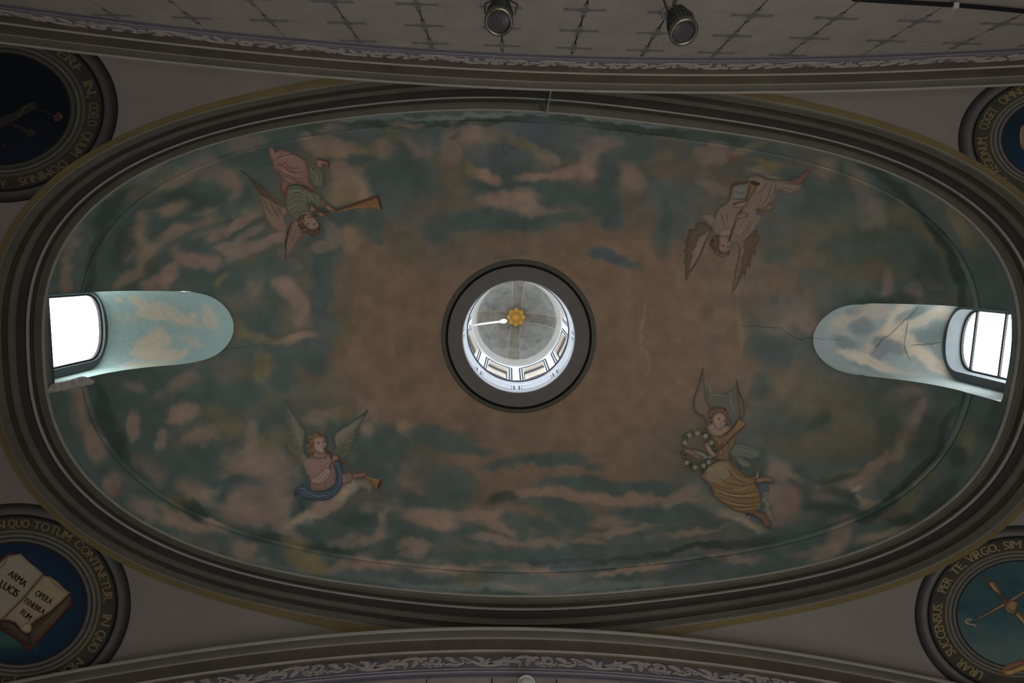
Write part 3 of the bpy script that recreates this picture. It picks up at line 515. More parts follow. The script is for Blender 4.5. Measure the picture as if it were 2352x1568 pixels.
def plain_wall(name, vs, m):
    return struct(mesh_obj(name, vs, [[0, 1, 2, 3]], m))
WN = plain_wall('wall_north', [(XW-.3, YN-.02, FLOOR), (XE+.3, YN-.02, FLOOR), (XE+.3, YN-.02, 10.6), (XW-.3, YN-.02, 10.6)], joint_m)
WS = plain_wall('wall_south', [(XE+.3, YS+.02, FLOOR), (XW-.3, YS+.02, FLOOR), (XW-.3, YS+.02, 10.6), (XE+.3, YS+.02, 10.6)], joint_m)
WW = plain_wall('wall_west', [(XW+.02, YS+.3, FLOOR), (XW+.02, YN-.3, FLOOR), (XW+.02, YN-.3, 9.28), (XW+.02, YS+.3, 9.28)], plaster)
WE = plain_wall('wall_east', [(XE-.02, YN-.3, FLOOR), (XE-.02, YS+.3, FLOOR), (XE-.02, YS+.3, 9.28), (XE-.02, YN-.3, 9.28)], plaster)
floor_m = mat('pale_stone_floor', (.5, .47, .43), .6, noise=.1, nscale=2)
FL = plain_wall('floor', [(XW-.3, YN-.3, FLOOR), (XE+.3, YN-.3, FLOOR), (XE+.3, YS+.3, FLOOR), (XW-.3, YS+.3, FLOOR)], floor_m)
WN['label'] = 'upper wall of painted ashlar tiles at the top of the picture'
WS['label'] = 'upper wall of painted ashlar tiles at the bottom edge of the picture'

def tiles(wall, y0, sgn, a, zb, xs, zs, gap=.010, vgap=.020):
    """one slab per tile, its top cut along the arch"""
    def ztop(x): return zb-.012-a*(x-AX0)**2
    th = .02
    for i in range(len(xs)-1):
        for j in range(len(zs)-1):
            x0, x1 = xs[i]+vgap/2, xs[i+1]-vgap/2
            z0, z1 = zs[j]+gap/2, zs[j+1]-gap/2
            n = 6; xx = np.linspace(x0, x1, n)
            tp = np.minimum(z1, ztop(xx))
            if tp.max() < z0+.03: continue
            tp = np.maximum(tp, z0+.004)
            ya, yb = y0, y0+sgn*th
            V = [(x, yb, z0) for x in xx]+[(x, yb, z) for x, z in zip(xx, tp)]
            V += [(x, ya, z0) for x in xx]+[(x, ya, z) for x, z in zip(xx, tp)]
            Fq = []
            for k in range(n-1):
                Fq += [[k, k+1, n+k+1, n+k], [n+k, n+k+1, 3*n+k+1, 3*n+k], [2*n+k, k, k+1, 2*n+k+1][::-1]]
            Fq += [[0, n, 3*n, 2*n], [n-1, 2*n-1, 4*n-1, 3*n-1]]
            mesh_obj('tile', V, Fq, tile_m, wall)
tiles(WN, YN, 1, .0265, 8.36, [-.17+.9*k for k in range(-9, 11)], [5.16, 5.745, 6.33, 6.915, 7.50, 8.075, 8.66])
tiles(WS, YS, -1, .030, 8.25, [-.08+.94*k for k in range(-7, 8)], [4.8, 5.5, 6.2, 6.9, 7.6, 8.4], gap=.01, vgap=.022)

# cross-shaped motifs on the joints of the north wall (north wall only: the south ones are hidden)
def motif_mesh():
    V = []; Fc = []
    def petal(ax, L, w):
        n0 = len(V); prof = [(.02, .012), (.07, .035), (.11, .018), (.17, .030), (L*.93, w), (L, .0)]
        for (d, h) in prof:
            for sgn in (1, -1):
                p = (d, sgn*h) if ax in (0, 2) else (sgn*h, d)
                if ax in (2, 3): p = (-p[0], -p[1])
                V.append((p[0], 0, p[1]))
        for k in range(len(prof)-1):
            Fc.append([n0+2*k, n0+2*k+1, n0+2*k+3, n0+2*k+2])
    petal(0, .235, .042); petal(2, .235, .042); petal(1, .15, .03); petal(3, .15, .03)
    n0 = len(V)
    for k in range(8):
        w = math.pi*k/4; r = .075 if k % 2 else .03
        V.append((r*math.cos(w), 0, r*math.sin(w)))
    Fc.append([n0+k for k in range(8)])
    me = bpy.data.meshes.new('cross_motif'); me.from_pydata(V, [], Fc); me.materials.append(motif_m); return me
mm = motif_mesh()
for k in range(-8, 10):
    for z in (5.745, 6.33, 6.915, 7.50, 8.075):
        x = -.17+.9*k
        if z > 8.36-.0265*(x-AX0)**2-.02: continue
        o = bpy.data.objects.new('cross_motif', mm); COL.objects.link(o); o.parent = WN
        o.location = (x, YN+.0235, z)

# friezes
def frieze(idx, y0, sgn, a, zb, zf):
    o = empty('trim_%d' % idx); struct(o)
    h = zf-zb
    arch_sweep('frieze_band', [(.02, zb+h*.36), (.022, zf+.02)], y0, sgn, a, mauve, o)
    arch_sweep('line_moulding', [(.0, zb-.02), (.03, zb), (.03, zb+h*.10)], y0, sgn, a, mauve_dk, o)
    arch_sweep('line_moulding', [(.03, zb+h*.10), (.034, zb+h*.17)], y0, sgn, a, mauve, o)
    arch_sweep('line_moulding', [(.034, zb+h*.17), (.034, zb+h*.23)], y0, sgn, a, mauve_lt, o)
    arch_sweep('line_moulding', [(.034, zb+h*.23), (.04, zb+h*.30)], y0, sgn, a, mauve_dk, o)
    arch_sweep('line_moulding', [(.04, zb+h*.30), (.04, zb+h*.35), (.02, zb+h*.36)], y0, sgn, a, mauve_lt, o)
    return o
FN = frieze(4, YN, 1, .0265, 8.36, 8.80); FN['label'] = 'mauve frieze of cream leaf scrolls along the top arch'
FS = frieze(5, YS, -1, .030, 8.25, 8.72); FS['label'] = 'mauve frieze of cream leaf scrolls along the bottom arch'

def ribbon2(pts, ws):
    """tapered ribbon in the plane: returns verts2d, quads"""
    P = np.array(pts, float); T = np.gradient(P, axis=0); T /= np.linalg.norm(T, axis=1)[:, None]+1e-9
    N = np.c_[-T[:, 1], T[:, 0]]; w = np.interp(np.linspace(0, 1, len(P)), np.linspace(0, 1, len(ws)), ws)[:, None]
    V = np.concatenate([P+N*w/2, P-N*w/2]); n = len(P)
    return V, [[k, k+1, n+k+1, n+k] for k in range(n-1)]
def crom(pts, closed=False, sub=6):
    P = np.array(pts, float); n = len(P)
    if closed: idx = lambda i: P[i % n]
    else: idx = lambda i: P[min(max(i, 0), n-1)]
    out = []
    for i in range(n if closed else n-1):
        p0, p1, p2, p3 = idx(i-1), idx(i), idx(i+1), idx(i+2)
        for k in range(sub):
            t = k/sub
            out.append(.5*((2*p1)+(p2-p0)*t+(2*p0-5*p1+4*p2-p3)*t*t+(3*p1-p0-3*p2+p3)*t**3))
    if not closed: out.append(P[-1])
    return np.array(out)
# one period of the scroll, traced in its own units: x along (0..440), y up (0..100)
SCROLL = [  # (points, widths)
    ([(0, 62), (20, 40), (60, 24), (100, 20), (150, 22), (200, 30), (250, 48), (270, 60)], [8, 20, 30, 26, 18, 8]),
    ([(60, 30), (70, 62), (56, 80), (28, 92), (6, 96)], [22, 34, 26, 18, 4]),
    ([(90, 30), (108, 50), (120, 72), (130, 60)], [18, 26, 14, 4]),
    ([(120, 28), (160, 44), (200, 60), (240, 78)], [18, 22, 14, 4]),
    ([(200, 34), (226, 54), (232, 84), (226, 98)], [14, 34, 26, 5]),
    ([(236, 60), (262, 80), (282, 90)], [18, 16, 4]),
    ([(216, 34), (252, 26), (262, 6)], [22, 18, 5]),
    ([(250, 52), (300, 58), (340, 50), (344, 22), (330, 6)], [14, 26, 24, 16, 4]),
    ([(300, 60), (330, 92), (390, 100), (440, 92)], [10, 16, 18, 10]),
    ([(400, 96), (408, 60), (396, 34), (386, 16)], [16, 34, 28, 6]),
    ([(420, 94), (446, 70), (452, 54)], [16, 22, 8]),
    ([(440, 92), (468, 96), (486, 86)], [10, 20, 6]),
    ([(456, 44), (474, 30), (486, 8)], [10, 14, 6]),
    ([(470, 56), (500, 40), (524, 34)], [8, 16, 8]),
    ([(500, 92), (540, 98), (574, 84), (580, 56), (556, 36), (528, 44), (522, 64), (540, 78)], [6, 14, 18, 16, 12, 10, 8, 10]),
    ([(528, 76), (510, 62), (516, 46)], [20, 18, 6]),
    ([(560, 36), (600, 34), (614, 46)], [8, 10, 6]),
    ([(612, 94), (650, 86), (676, 62), (690, 44)], [6, 30, 26, 8]),
    ([(620, 22), (650, 34), (680, 24), (706, 22), (716, 40), (704, 54), (690, 46)], [5, 14, 12, 14, 12, 10, 6]),
    ([(700, 24), (730, 30), (752, 44), (752, 62), (736, 70)], [8, 14, 12, 10, 5]),
    ([(720, 88), (744, 92), (770, 80), (790, 60)], [12, 8, 10, 12]),
    ([(780, 70), (800, 66), (806, 50), (790, 40), (770, 50)], [14, 14, 10, 8, 5]),
    ([(806, 60), (826, 40)], [8, 5]),
]
BERRY = [(500, 10, 8), (520, 6, 9), (545, 12, 7), (566, 8, 9), (590, 14, 8)]
PERIOD = 820.0
def scroll_geo(y0, sgn, a, z_lo, z_hi, xs, L):
    V = []; Fc = []
    sc_ = L/PERIOD; hh = (z_hi-z_lo)
    def put(v2, fs, lift):
        n = len(V)
        for (u, w) in v2:
            x = xs+u*sc_; z = z_lo+hh*w/100-a*(x-AX0)**2
            V.append((x, y0+sgn*lift, z))
        Fc.extend([[i+n for i in f] for f in fs])
    for i, (pts, ws) in enumerate(SCROLL):
        P = crom(pts, sub=3); v2, q = ribbon2(P, np.array(ws)*1.0)
        put(v2, q, .034+.002*(i % 3))
        n = len(P)                                  # little bevelled sides give the relief an edge
        c = .5*(v2[:n]+v2[n:]); out = c+(v2[:n]-c)*1.12; out2 = c+(v2[n:]-c)*1.12
        k = len(V); put(np.concatenate([out, out2]), [], .021)
        b = k-2*n
        for j in range(n-1):
            Fc.append([b+j, b+j+1, k+j+1, k+j]); Fc.append([b+n+j, b+n+j+1, k+n+j+1, k+n+j])
    for (u, w, r) in BERRY:
        put([(u+r*1.1*math.cos(q*math.pi/4), w+r*1.6*math.sin(q*math.pi/4)) for q in range(8)], [list(range(8))], .034)
    return V, Fc
def scrolls(o, y0, sgn, a, zb, zf, x_ref, L, ks, flip=False):
    h = zf-zb
    for k in ks:
        V, Fc = scroll_geo(y0, sgn, a, zb+h*.44, zb+h*.96, x_ref+k*L, L)
        mesh_obj('leaf_scroll', V, Fc, scroll_m, o)
scrolls(FS, YS, -1, .030, 8.25, 8.72, -.38, 1.70, range(-4, 4))
scrolls(FN, YN, 1, .0265, 8.36, 8.80, .3, 1.62, range(-5, 6))

# ------------------------------------------------------------------ the two arched windows at the ends of the dome
rec_m = mat('recess_paint', attr=True, noise=.05, rough=.7, bump=.35, bscale=10)
frame_m = mat('dark_window_frame', (.035, .04, .04), .5, noise=.1)
reveal_m = mat('pale_blue_reveal', (.17, .195, .205), .8, noise=.06)
sill_m = mat('pale_sill_plaster', (.50, .55, .56), .8, noise=.06)
face_m = mat('grey_reveal_face', (.12, .14, .14), .8, noise=.08)
def glass_mat():
    m = bpy.data.materials.new('clear_window_glass'); m.use_nodes = True; nt = m.node_tree
    for n in list(nt.nodes): nt.nodes.remove(n)
    out = nt.nodes.new('ShaderNodeOutputMaterial'); mix = nt.nodes.new('ShaderNodeMixShader')
    tr = nt.nodes.new('ShaderNodeBsdfTransparent'); gl = nt.nodes.new('ShaderNodeBsdfGlossy')
    tr.inputs[0].default_value = (.94, .96, .96, 1); gl.inputs['Roughness'].default_value = .05
    mix.inputs[0].default_value = .03; nt.links.new(tr.outputs[0], mix.inputs[1]); nt.links.new(gl.outputs[0], mix.inputs[2])
    nt.links.new(mix.outputs[0], out.inputs[0]); return m
glass = glass_mat()
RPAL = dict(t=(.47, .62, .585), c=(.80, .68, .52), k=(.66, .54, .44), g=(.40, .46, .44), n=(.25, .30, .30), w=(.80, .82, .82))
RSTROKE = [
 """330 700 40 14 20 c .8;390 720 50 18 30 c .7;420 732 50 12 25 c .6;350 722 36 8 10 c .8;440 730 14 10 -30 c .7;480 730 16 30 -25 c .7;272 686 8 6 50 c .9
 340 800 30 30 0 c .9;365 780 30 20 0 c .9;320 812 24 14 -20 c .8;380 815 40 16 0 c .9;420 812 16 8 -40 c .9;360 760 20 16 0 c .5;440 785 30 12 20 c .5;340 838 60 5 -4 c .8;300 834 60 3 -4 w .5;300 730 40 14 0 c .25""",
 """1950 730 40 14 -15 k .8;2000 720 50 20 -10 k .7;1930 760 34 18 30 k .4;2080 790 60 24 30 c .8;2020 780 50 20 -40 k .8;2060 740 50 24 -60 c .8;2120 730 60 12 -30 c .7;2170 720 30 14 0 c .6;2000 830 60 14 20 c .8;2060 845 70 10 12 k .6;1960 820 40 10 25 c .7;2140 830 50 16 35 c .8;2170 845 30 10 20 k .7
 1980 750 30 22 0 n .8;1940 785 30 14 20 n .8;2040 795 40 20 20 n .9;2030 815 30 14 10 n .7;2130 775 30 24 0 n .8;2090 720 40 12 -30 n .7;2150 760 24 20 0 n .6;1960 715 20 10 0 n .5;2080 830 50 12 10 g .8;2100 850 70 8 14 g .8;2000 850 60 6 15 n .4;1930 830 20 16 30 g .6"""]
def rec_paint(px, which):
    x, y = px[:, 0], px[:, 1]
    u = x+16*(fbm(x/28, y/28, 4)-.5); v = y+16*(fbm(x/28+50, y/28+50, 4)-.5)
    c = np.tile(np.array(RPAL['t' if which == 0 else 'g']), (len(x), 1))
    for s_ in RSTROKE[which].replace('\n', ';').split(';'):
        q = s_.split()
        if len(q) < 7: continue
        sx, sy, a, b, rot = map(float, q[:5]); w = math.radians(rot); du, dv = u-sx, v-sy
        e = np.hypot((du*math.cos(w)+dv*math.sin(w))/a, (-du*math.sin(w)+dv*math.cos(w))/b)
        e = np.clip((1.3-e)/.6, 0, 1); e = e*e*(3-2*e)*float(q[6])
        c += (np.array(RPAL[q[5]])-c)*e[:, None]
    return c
def profile(w, zc, rise, z0, n=40):
    """jamb, arch head, jamb as (q, z) with q = -1..1"""
    q = np.cos(np.linspace(math.pi, 0, n)); z = zc-rise*(1-np.sqrt(np.clip(1-q*q, 0, 1)))
    k = 10
    lo = np.linspace(z0, z[0], k, endpoint=False)
    return np.r_[-np.ones(k), q, np.ones(k)], np.r_[lo, z, lo[::-1]]
def dome_hit(r, q, frac):
    """x where the recess surface meets the plaster, walking inward from the window"""
    x = np.full(len(q), r.xw, float); done = np.zeros(len(q), bool)
    N = 1200; xs = np.linspace(r.xw, r.xi-r.s*.9, N)
    res = np.full(len(q), r.xi)
    for xx in xs:
        zt = r.top(xx, q); z = r.sill(xx)+(zt-r.sill(xx))*frac
        y = r.yc(xx)+q*r.w/2
        inside = in_dome(xx, y, z)
        new = inside & ~done
        res[new] = xx; done |= inside
    return res
from mathutils.bvhtree import BVHTree
REC_BVH = []
WIN_LABEL = ['arched window at the left end of the dome, blown out by daylight', 'arched window with two bars at the right end of the dome']
for wi, r in enumerate(RW):
    W = empty('window_%d' % (wi+1), (r.xw, r.yc(r.xw), r.so)); struct(W); W['label'] = WIN_LABEL[wi]
    inv = Matrix.Translation(W.location).inverted()
    def wobj(name, V, Fc, m, colors=None, smooth=False):
        V = np.asarray(V, float)-np.array(W.location)
        return mesh_obj(name, V, Fc, m, W, colors=colors, smooth=smooth)
    qs, zs = profile(r.w, 1, 0, 0)
    n = 44; qa = np.cos(np.linspace(math.pi, 0, n)); k = 14
    q = np.r_[-np.ones(k), qa, np.ones(k)]
    fr = np.r_[np.linspace(0, 1, k, endpoint=False), np.ones(n), np.linspace(1, 0, k+1)[1:]]
    xh = dome_hit(r, q, fr)-r.s*.03
    NS = 90; V = []
    for s in range(NS+1):
        a = s/NS; xx = r.xw+(xh-r.xw)*a
        zt = r.top(xx, q); sl = r.sill(xx)
        V.append(np.c_[xx, r.yc(xx)+q*r.w/2, sl+(zt-sl)*fr])
    V = np.concatenate(V); nq = len(q)
    Fc = [[s*nq+i, s*nq+i+1, (s+1)*nq+i+1, (s+1)*nq+i] for s in range(NS) for i in range(nq-1)]
    REC_BVH.append(BVHTree.FromPolygons([Vector(v) for v in V], Fc))
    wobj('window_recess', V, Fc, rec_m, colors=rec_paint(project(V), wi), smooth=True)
    # sill
    xs = np.linspace(r.xw, r.xw-r.s*.40, 10); V = []; Fc = []
    for x in xs:
        for e in (-1, 1): V.append((x, r.yc(x)+e*(r.w/2+.02), r.sill(x)))
    Fc = [[2*i, 2*i+1, 2*i+3, 2*i+2] for i in range(len(xs)-1)]
    wobj('window_sill', V, Fc, sill_m)
    # wall face with the smaller arched opening, its reveal, frame, bars, panes, wire mesh
    depth = .05 if wi == 0 else .30
    mar = .13 if wi == 0 else .155
    hw = r.w/2-mar*(1.0 if wi == 0 else 1.0); yc = r.yc(r.xw)-(.03 if wi == 0 else 0.02)
    rise = .42; zc = r.zo-.10; z0 = r.so-.15 if wi == 0 else r.so-.5
    def arch(hw, zc, rise, z0, x, nn=40):
        qq = np.cos(np.linspace(math.pi, 0, nn)); zz = zc-rise*(1-(1-abs(qq)**2.4)**(1/2.4))
        return np.array([(x, yc-hw, z0)]+[(x, yc+hw*a, b) for a, b in zip(qq, zz)]+[(x, yc+hw, z0)])
    def strip(A, B): 
        m_ = len(A); return np.concatenate([A, B]), [[i, i+1, m_+i+1, m_+i] for i in range(m_-1)]
    xf = r.xw
    A = arch(r.w/2+.3, r.zo+.5, .7, z0-.6, xf); B = arch(hw, zc, rise, z0, xf)
    V, Fc = strip(A, B); wobj('wall_face', V, Fc, face_m)
    C_ = arch(hw, zc, rise, z0, xf+r.s*depth); V, Fc = strip(B, C_)
    wobj('opening_reveal', V, Fc, reveal_m if wi else face_m)
    # frame: a bar that follows the opening
    xg = xf+r.s*depth
    A1 = arch(hw+.02, zc+.02, rise, z0, xg); B1 = arch(hw-.035, zc-.035, rise*.95, z0, xg)
    A2 = A1+np.array([r.s*.05, 0, 0]); B2 = B1+np.array([r.s*.05, 0, 0])
    V = np.concatenate([A1, B1, A2, B2]); m_ = len(A1); Fc = []
    for i in range(m_-1):
        Fc += [[i, i+1, m_+i+1, m_+i], [m_+i, m_+i+1, 3*m_+i+1, 3*m_+i], [2*m_+i, 3*m_+i, 3*m_+i+1, 2*m_+i+1]]
    wobj('window_frame', V, Fc, frame_m)
    hwi, zci = hw-.035, zc-.035
    def half(z):
        t = np.clip((zci-z)/(rise*.95), 0, 1); 
        return hwi*(1-(1-t)**2.4)**(1/2.4)
    bars = [zci-.30, zci-1.02] if wi else []
    for zb in bars:
        hb = float(half(zb)); mb = MB().box((xg+r.s*.02, yc, zb), (.04, 2*hb, .042))
        wobj('glazing_bar', np.array(mb.V), mb.F, frame_m)
    cuts = [zci]+bars+[z0]
    for a, b in zip(cuts[:-1], cuts[1:]):
        zz = np.linspace(a, b, 24); V = []
        for z in zz: V += [(xg+r.s*.025, yc-float(half(z)), z), (xg+r.s*.025, yc+float(half(z)), z)]
        wobj('pane', V, [[2*i, 2*i+1, 2*i+3, 2*i+2] for i in range(23)], glass)
    # wire mesh outside the glass
    V = []; Fc = []; xm = xg+r.s*.07; tw = .0022
    def wire(p, q_):
        p = np.array(p); q_ = np.array(q_); d = q_-p; d /= np.linalg.norm(d); s_ = np.cross(d, [1, 0, 0])*tw
        b = len(V); V.extend([p-s_, p+s_, q_+s_, q_-s_]); Fc.append([b, b+1, b+2, b+3])
    z_end = zci-.9 if wi else z0
    for z in np.arange(z_end, zci-.005, .03):
        h_ = float(half(z)); wire((xm, yc-h_, z), (xm, yc+h_, z))
    for y in np.arange(-hwi+.01, hwi, .03):
        t = 1-(1-(abs(y)/hwi)**2.4)**(1/2.4); wire((xm, yc+y, z_end), (xm, yc+y, zci-rise*.95*t))
    o = wobj('wire_mesh', V, Fc, frame_m); o['kind'] = 'stuff'

# broken plaster ledge under the left window
led_m = mat('broken_plaster', (.60, .57, .53), .9, noise=.35, nscale=7, bump=.6, bscale=14)
LP = crom([(108,902),(113,888),(124,880),(152,873),(188,864),(205,868),(217,874),(213,882),(182,889),(140,898)], True, 4)
jr = random.Random(5); n = len(LP)
top_ = LP+(LP.mean(0)-LP)*.22+np.array([[jr.uniform(-1.5, 1.5), jr.uniform(-1.2, 1.2)] for _ in LP])
V = np.concatenate([on_dome(LP, .0), on_dome(LP, .06), on_dome(top_, .10)])
Fc = [[k, (k+1) % n, n+(k+1) % n, n+k] for k in range(n)]+[[n+k, n+(k+1) % n, 2*n+(k+1) % n, 2*n+k] for k in range(n)]+[list(range(2*n, 3*n))]
o = mesh_obj('plaster_ledge', V, Fc, led_m, dome); o['label'] = 'broken grey plaster ledge'

# ------------------------------------------------------------------ oculus ring and lantern
CT = np.array([.28, 1.76])
T0 = Matrix.Translation((CT[0], CT[1], 0))
ring_m = mat('dark_grey_oculus_paint', alb((64, 61, 59)), .8, noise=.08, nscale=3)
ring_o = mat('olive_grey_ring_paint', alb((52, 52, 45)), .8, noise=.1)
white_m = mat('bluish_white_lantern_paint', (.80, .83, .88), .7, noise=.04)
navy_m = mat('navy_stripe_paint', (.045, .055, .075), .7, noise=.1)
cream_m = mat('cream_window_reveal', (.30, .275, .24), .8, noise=.06)
greym = mat('grey_lantern_moulding', (.42, .41, .39), .8, noise=.08, nscale=5)
cem_m = mat('stained_grey_lantern_dome', (.29, .29, .275), .9, noise=.32, nscale=2.6, bump=.3, bscale=12)
rib_m = mat('grey_brown_rib', (.24, .23, .20), .9, noise=.3, nscale=3)
ribl_m = mat('pale_rib_edge', (.38, .36, .29), .9, noise=.25, nscale=6)
OR = empty('trim_6', (CT[0], CT[1], ZO)); struct(OR); OR['label'] = 'dark grey ring with a black line around the lantern opening'
def ring(name, prof, m, n=128): return MB().lathe(prof, n).build(name, m, OR, smooth=False)
ring('rim_band', [(1.97, .03), (1.85, -.03), (1.79, -.05)], ring_o)
ring('black_groove', [(1.79, -.05), (1.785, .02), (1.735, .02), (1.73, -.04)], black)  # groove around the ring, painted black
ring('flat_band', [(1.73, -.04), (1.60, -.035), (1.42, -.02), (1.39, .0)], ring_m)
LW = empty('wall_lantern', (CT[0], CT[1], 0)); struct(LW); LW['label'] = 'white drum of the lantern above the oculus'
def lan(name, prof, m, n=128, smooth=False): return MB().lathe(prof, n).build(name, m, LW, smooth=smooth)
lan('rim_moulding', [(1.39, ZO), (1.372, ZO+.0), (1.372, ZO+.12), (1.40, ZO+.13)], white_m)
lan('rim_line', [(1.40, ZO+.13), (1.388, ZO+.14), (1.388, ZO+.20), (1.40, ZO+.21)], navy_m)
lan('drum_wall', [(1.40, ZO+.21), (1.40, 16.05)], white_m)
lan('cornice_moulding', [(1.40, 16.05), (1.385, 16.06), (1.385, 16.10), (1.40, 16.11), (1.37, 16.14), (1.37, 16.17)], white_m)
lan('cornice_line', [(1.37, 16.17), (1.345, 16.19), (1.345, 16.29), (1.37, 16.31)], navy_m)
lan('cornice_slope', [(1.37, 16.31), (1.40, 16.36)], white_m)
WB, WT, HA, RISE = 16.60, 18.55, .225, .28         # lantern window sill, crown, half angle, head rise
RL, RX = 1.40, 1.95
def warch(u, grow=0.0):
    """height of the opening's head at u = -1..1"""
    return WT+grow-RISE*(1-(1-np.abs(u)**2.6)**(1/2.6))
def cyl(r, t, z): return (r*math.cos(t), r*math.sin(t), z)
V = []; Fc = []
NA = 20
for w in range(8):
    t0 = math.radians(22.5+45*w)
    th = np.r_[np.linspace(-math.pi/8, -HA, 5)[:-1], HA*np.sin(np.linspace(-math.pi/2, math.pi/2, NA+1)), np.linspace(HA, math.pi/8, 5)[1:]]
    for i in range(len(th)-1):
        for side in (0, 1):
            hole = abs(.5*(th[i]+th[i+1])) < HA
            if hole:
                if side == 0: za = [16.36, 16.36]; zb = [WB, WB]
                else: za = [warch(th[i]/HA), warch(th[i+1]/HA)]; zb = [19.0, 19.0]
            else:
                if side: continue
                za = [16.36, 16.36]; zb = [19.0, 19.0]
            b = len(V)
            V += [cyl(RL, t0+th[i], za[0]), cyl(RL, t0+th[i+1], za[1]), cyl(RL, t0+th[i+1], zb[1]), cyl(RL, t0+th[i], zb[0])]
            Fc.append([b, b+1, b+2, b+3])
mesh_obj('window_drum', V, Fc, white_m, LW)
for w in range(8):
    t0 = math.radians(22.5+45*w)
    W = empty('window_%d' % (w+3), (CT[0], CT[1], 0)); struct(W)
    us = np.sin(np.linspace(-math.pi/2, math.pi/2, 25))
    out = [(-1, WB)]+[(u, float(warch(u))) for u in us]+[(1, WB)]
    def path(r, g=0.0, gz=0.0): return [cyl(r, t0+u*(HA+g), z+(gz if z > WB+.01 else 0)) for u, z in out]
    A, B = path(RL), path(RX)
    n = len(A); mesh_obj('window_reveal', A+B, [[i, (i+1) % n, n+(i+1) % n, n+i] for i in range(n)], cream_m, W)
    # frame bar halfway through the wall, and its pane
    rm = 1.53
    Fo, Fi = path(rm), path(rm, -.015, -.035); Fo2, Fi2 = path(rm+.05), path(rm+.05, -.015, -.035)
    Vv = Fo+Fi+Fo2+Fi2; Q = []
    for i in range(n-1): Q += [[i, i+1, n+i+1, n+i], [n+i, n+i+1, 3*n+i+1, 3*n+i], [2*n+i, 2*n+i+1, 3*n+i+1, 3*n+i]]
    mesh_obj('window_frame', Vv, Q, frame_m, W)
    P = path(rm+.025); mesh_obj('pane', P, [list(range(n))], glass, W)
    # painted navy lines around the opening, on the drum
    for g, wd in ((.018, .026), (.066, .030)):
        def stripe(off):
            pts = [(-(HA+off), WB-.02)]+[(u*(HA+off), float(warch(u))+off*1.45) for u in us]+[(HA+off, WB-.02)]
            return [cyl(RL-.006, t0+a, z) for a, z in pts]
        S1, S2 = stripe(g), stripe(g+wd); m_ = len(S1)
        mesh_obj('painted_stripe', S1+S2, [[i, i+1, m_+i+1, m_+i] for i in range(m_-1)], navy_m, W)
# painted panels with end bars on the lower drum
for w in range(8):
    t0 = math.radians(22.5+45*w); h = .30; z0, z1 = ZO+.42, ZO+.95
    def band(a0, a1, za, zb, m, nm):
        aa = np.linspace(a0, a1, 12); Vv = [cyl(RL-.006, t0+a, za) for a in aa]+[cyl(RL-.006, t0+a, zb) for a in aa]
        mesh_obj(nm, Vv, [[i, i+1, 12+i+1, 12+i] for i in range(11)], m, LW)
    band(-h, h, z1, z1+.025, navy_m, 'panel_line'); band(-h, h, z0-.025, z0, navy_m, 'panel_line')
    for e in (-1, 1):
        band(e*h-.004, e*h+.004, z0, z1, navy_m, 'panel_line')
        band(e*(h+.045)-.014, e*(h+.045)+.014, z0, z1, mat('slate_bar', (.16, .17, .2)) if (w == 0 and e < 0) else bpy.data.materials['slate_bar'], 'panel_bar')
lan('ring_moulding', [(1.40, 18.95), (1.385, 18.96), (1.385, 19.03), (1.37, 19.05), (1.37, 19.12), (1.35, 19.15), (1.345, 19.24), (1.33, 19.26), (1.33, 19.33), (1.31, 19.35), (1.30, 19.42), (1.27, 19.46)], greym)
LD = struct(MB().lathe([(1.30*math.cos(a), 19.42+1.5*math.sin(a)) for a in np.linspace(0, math.pi/2*.995, 22)], 64, T0).build('ceiling', cem_m, smooth=True))
LD['label'] = 'stained grey inner dome of the lantern with four flat ribs'
for k in range(4):
    t0 = math.radians(90*k+2)
    def lp(a, off, lift): # point on the small dome
        r = 1.30*math.cos(a)-lift; z = 19.42+(1.5-lift)*math.sin(a)
        x, y = r, off
        return (CT[0]+x*math.cos(t0)-y*math.sin(t0), CT[1]+x*math.sin(t0)+y*math.cos(t0), z)
    aa = np.linspace(.0, 1.30, 16)
    def strp(o0, o1, lift, nm, m):
        Vv = []
        for a in aa:
            g = 1-.28*a/1.3
            Vv += [lp(a, o0*g, lift), lp(a, o1*g, lift), lp(a, o0*g, -.03), lp(a, o1*g, -.03)]
        Q = []
        for i in range(len(aa)-1):
            b = 4*i
            Q += [[b, b+1, b+5, b+4], [b, b+4, b+6, b+2], [b+1, b+3, b+7, b+5]]
        return mesh_obj(nm, Vv, Q, m, par)
    par = LD
    par = strp(-.19, .19, .012, 'rib', rib_m)
    for e in (-1, 1): strp(e*.215-.022, e*.215+.022, .035, 'rib_edge', ribl_m)

# ------------------------------------------------------------------ painted figures: layered paint films on the plaster
film = mat('figure_paint', attr=True, noise=.10, nscale=14, rough=.75)
film_plain = mat('lettering_paint', attr=True, noise=.08, nscale=9, rough=.75)

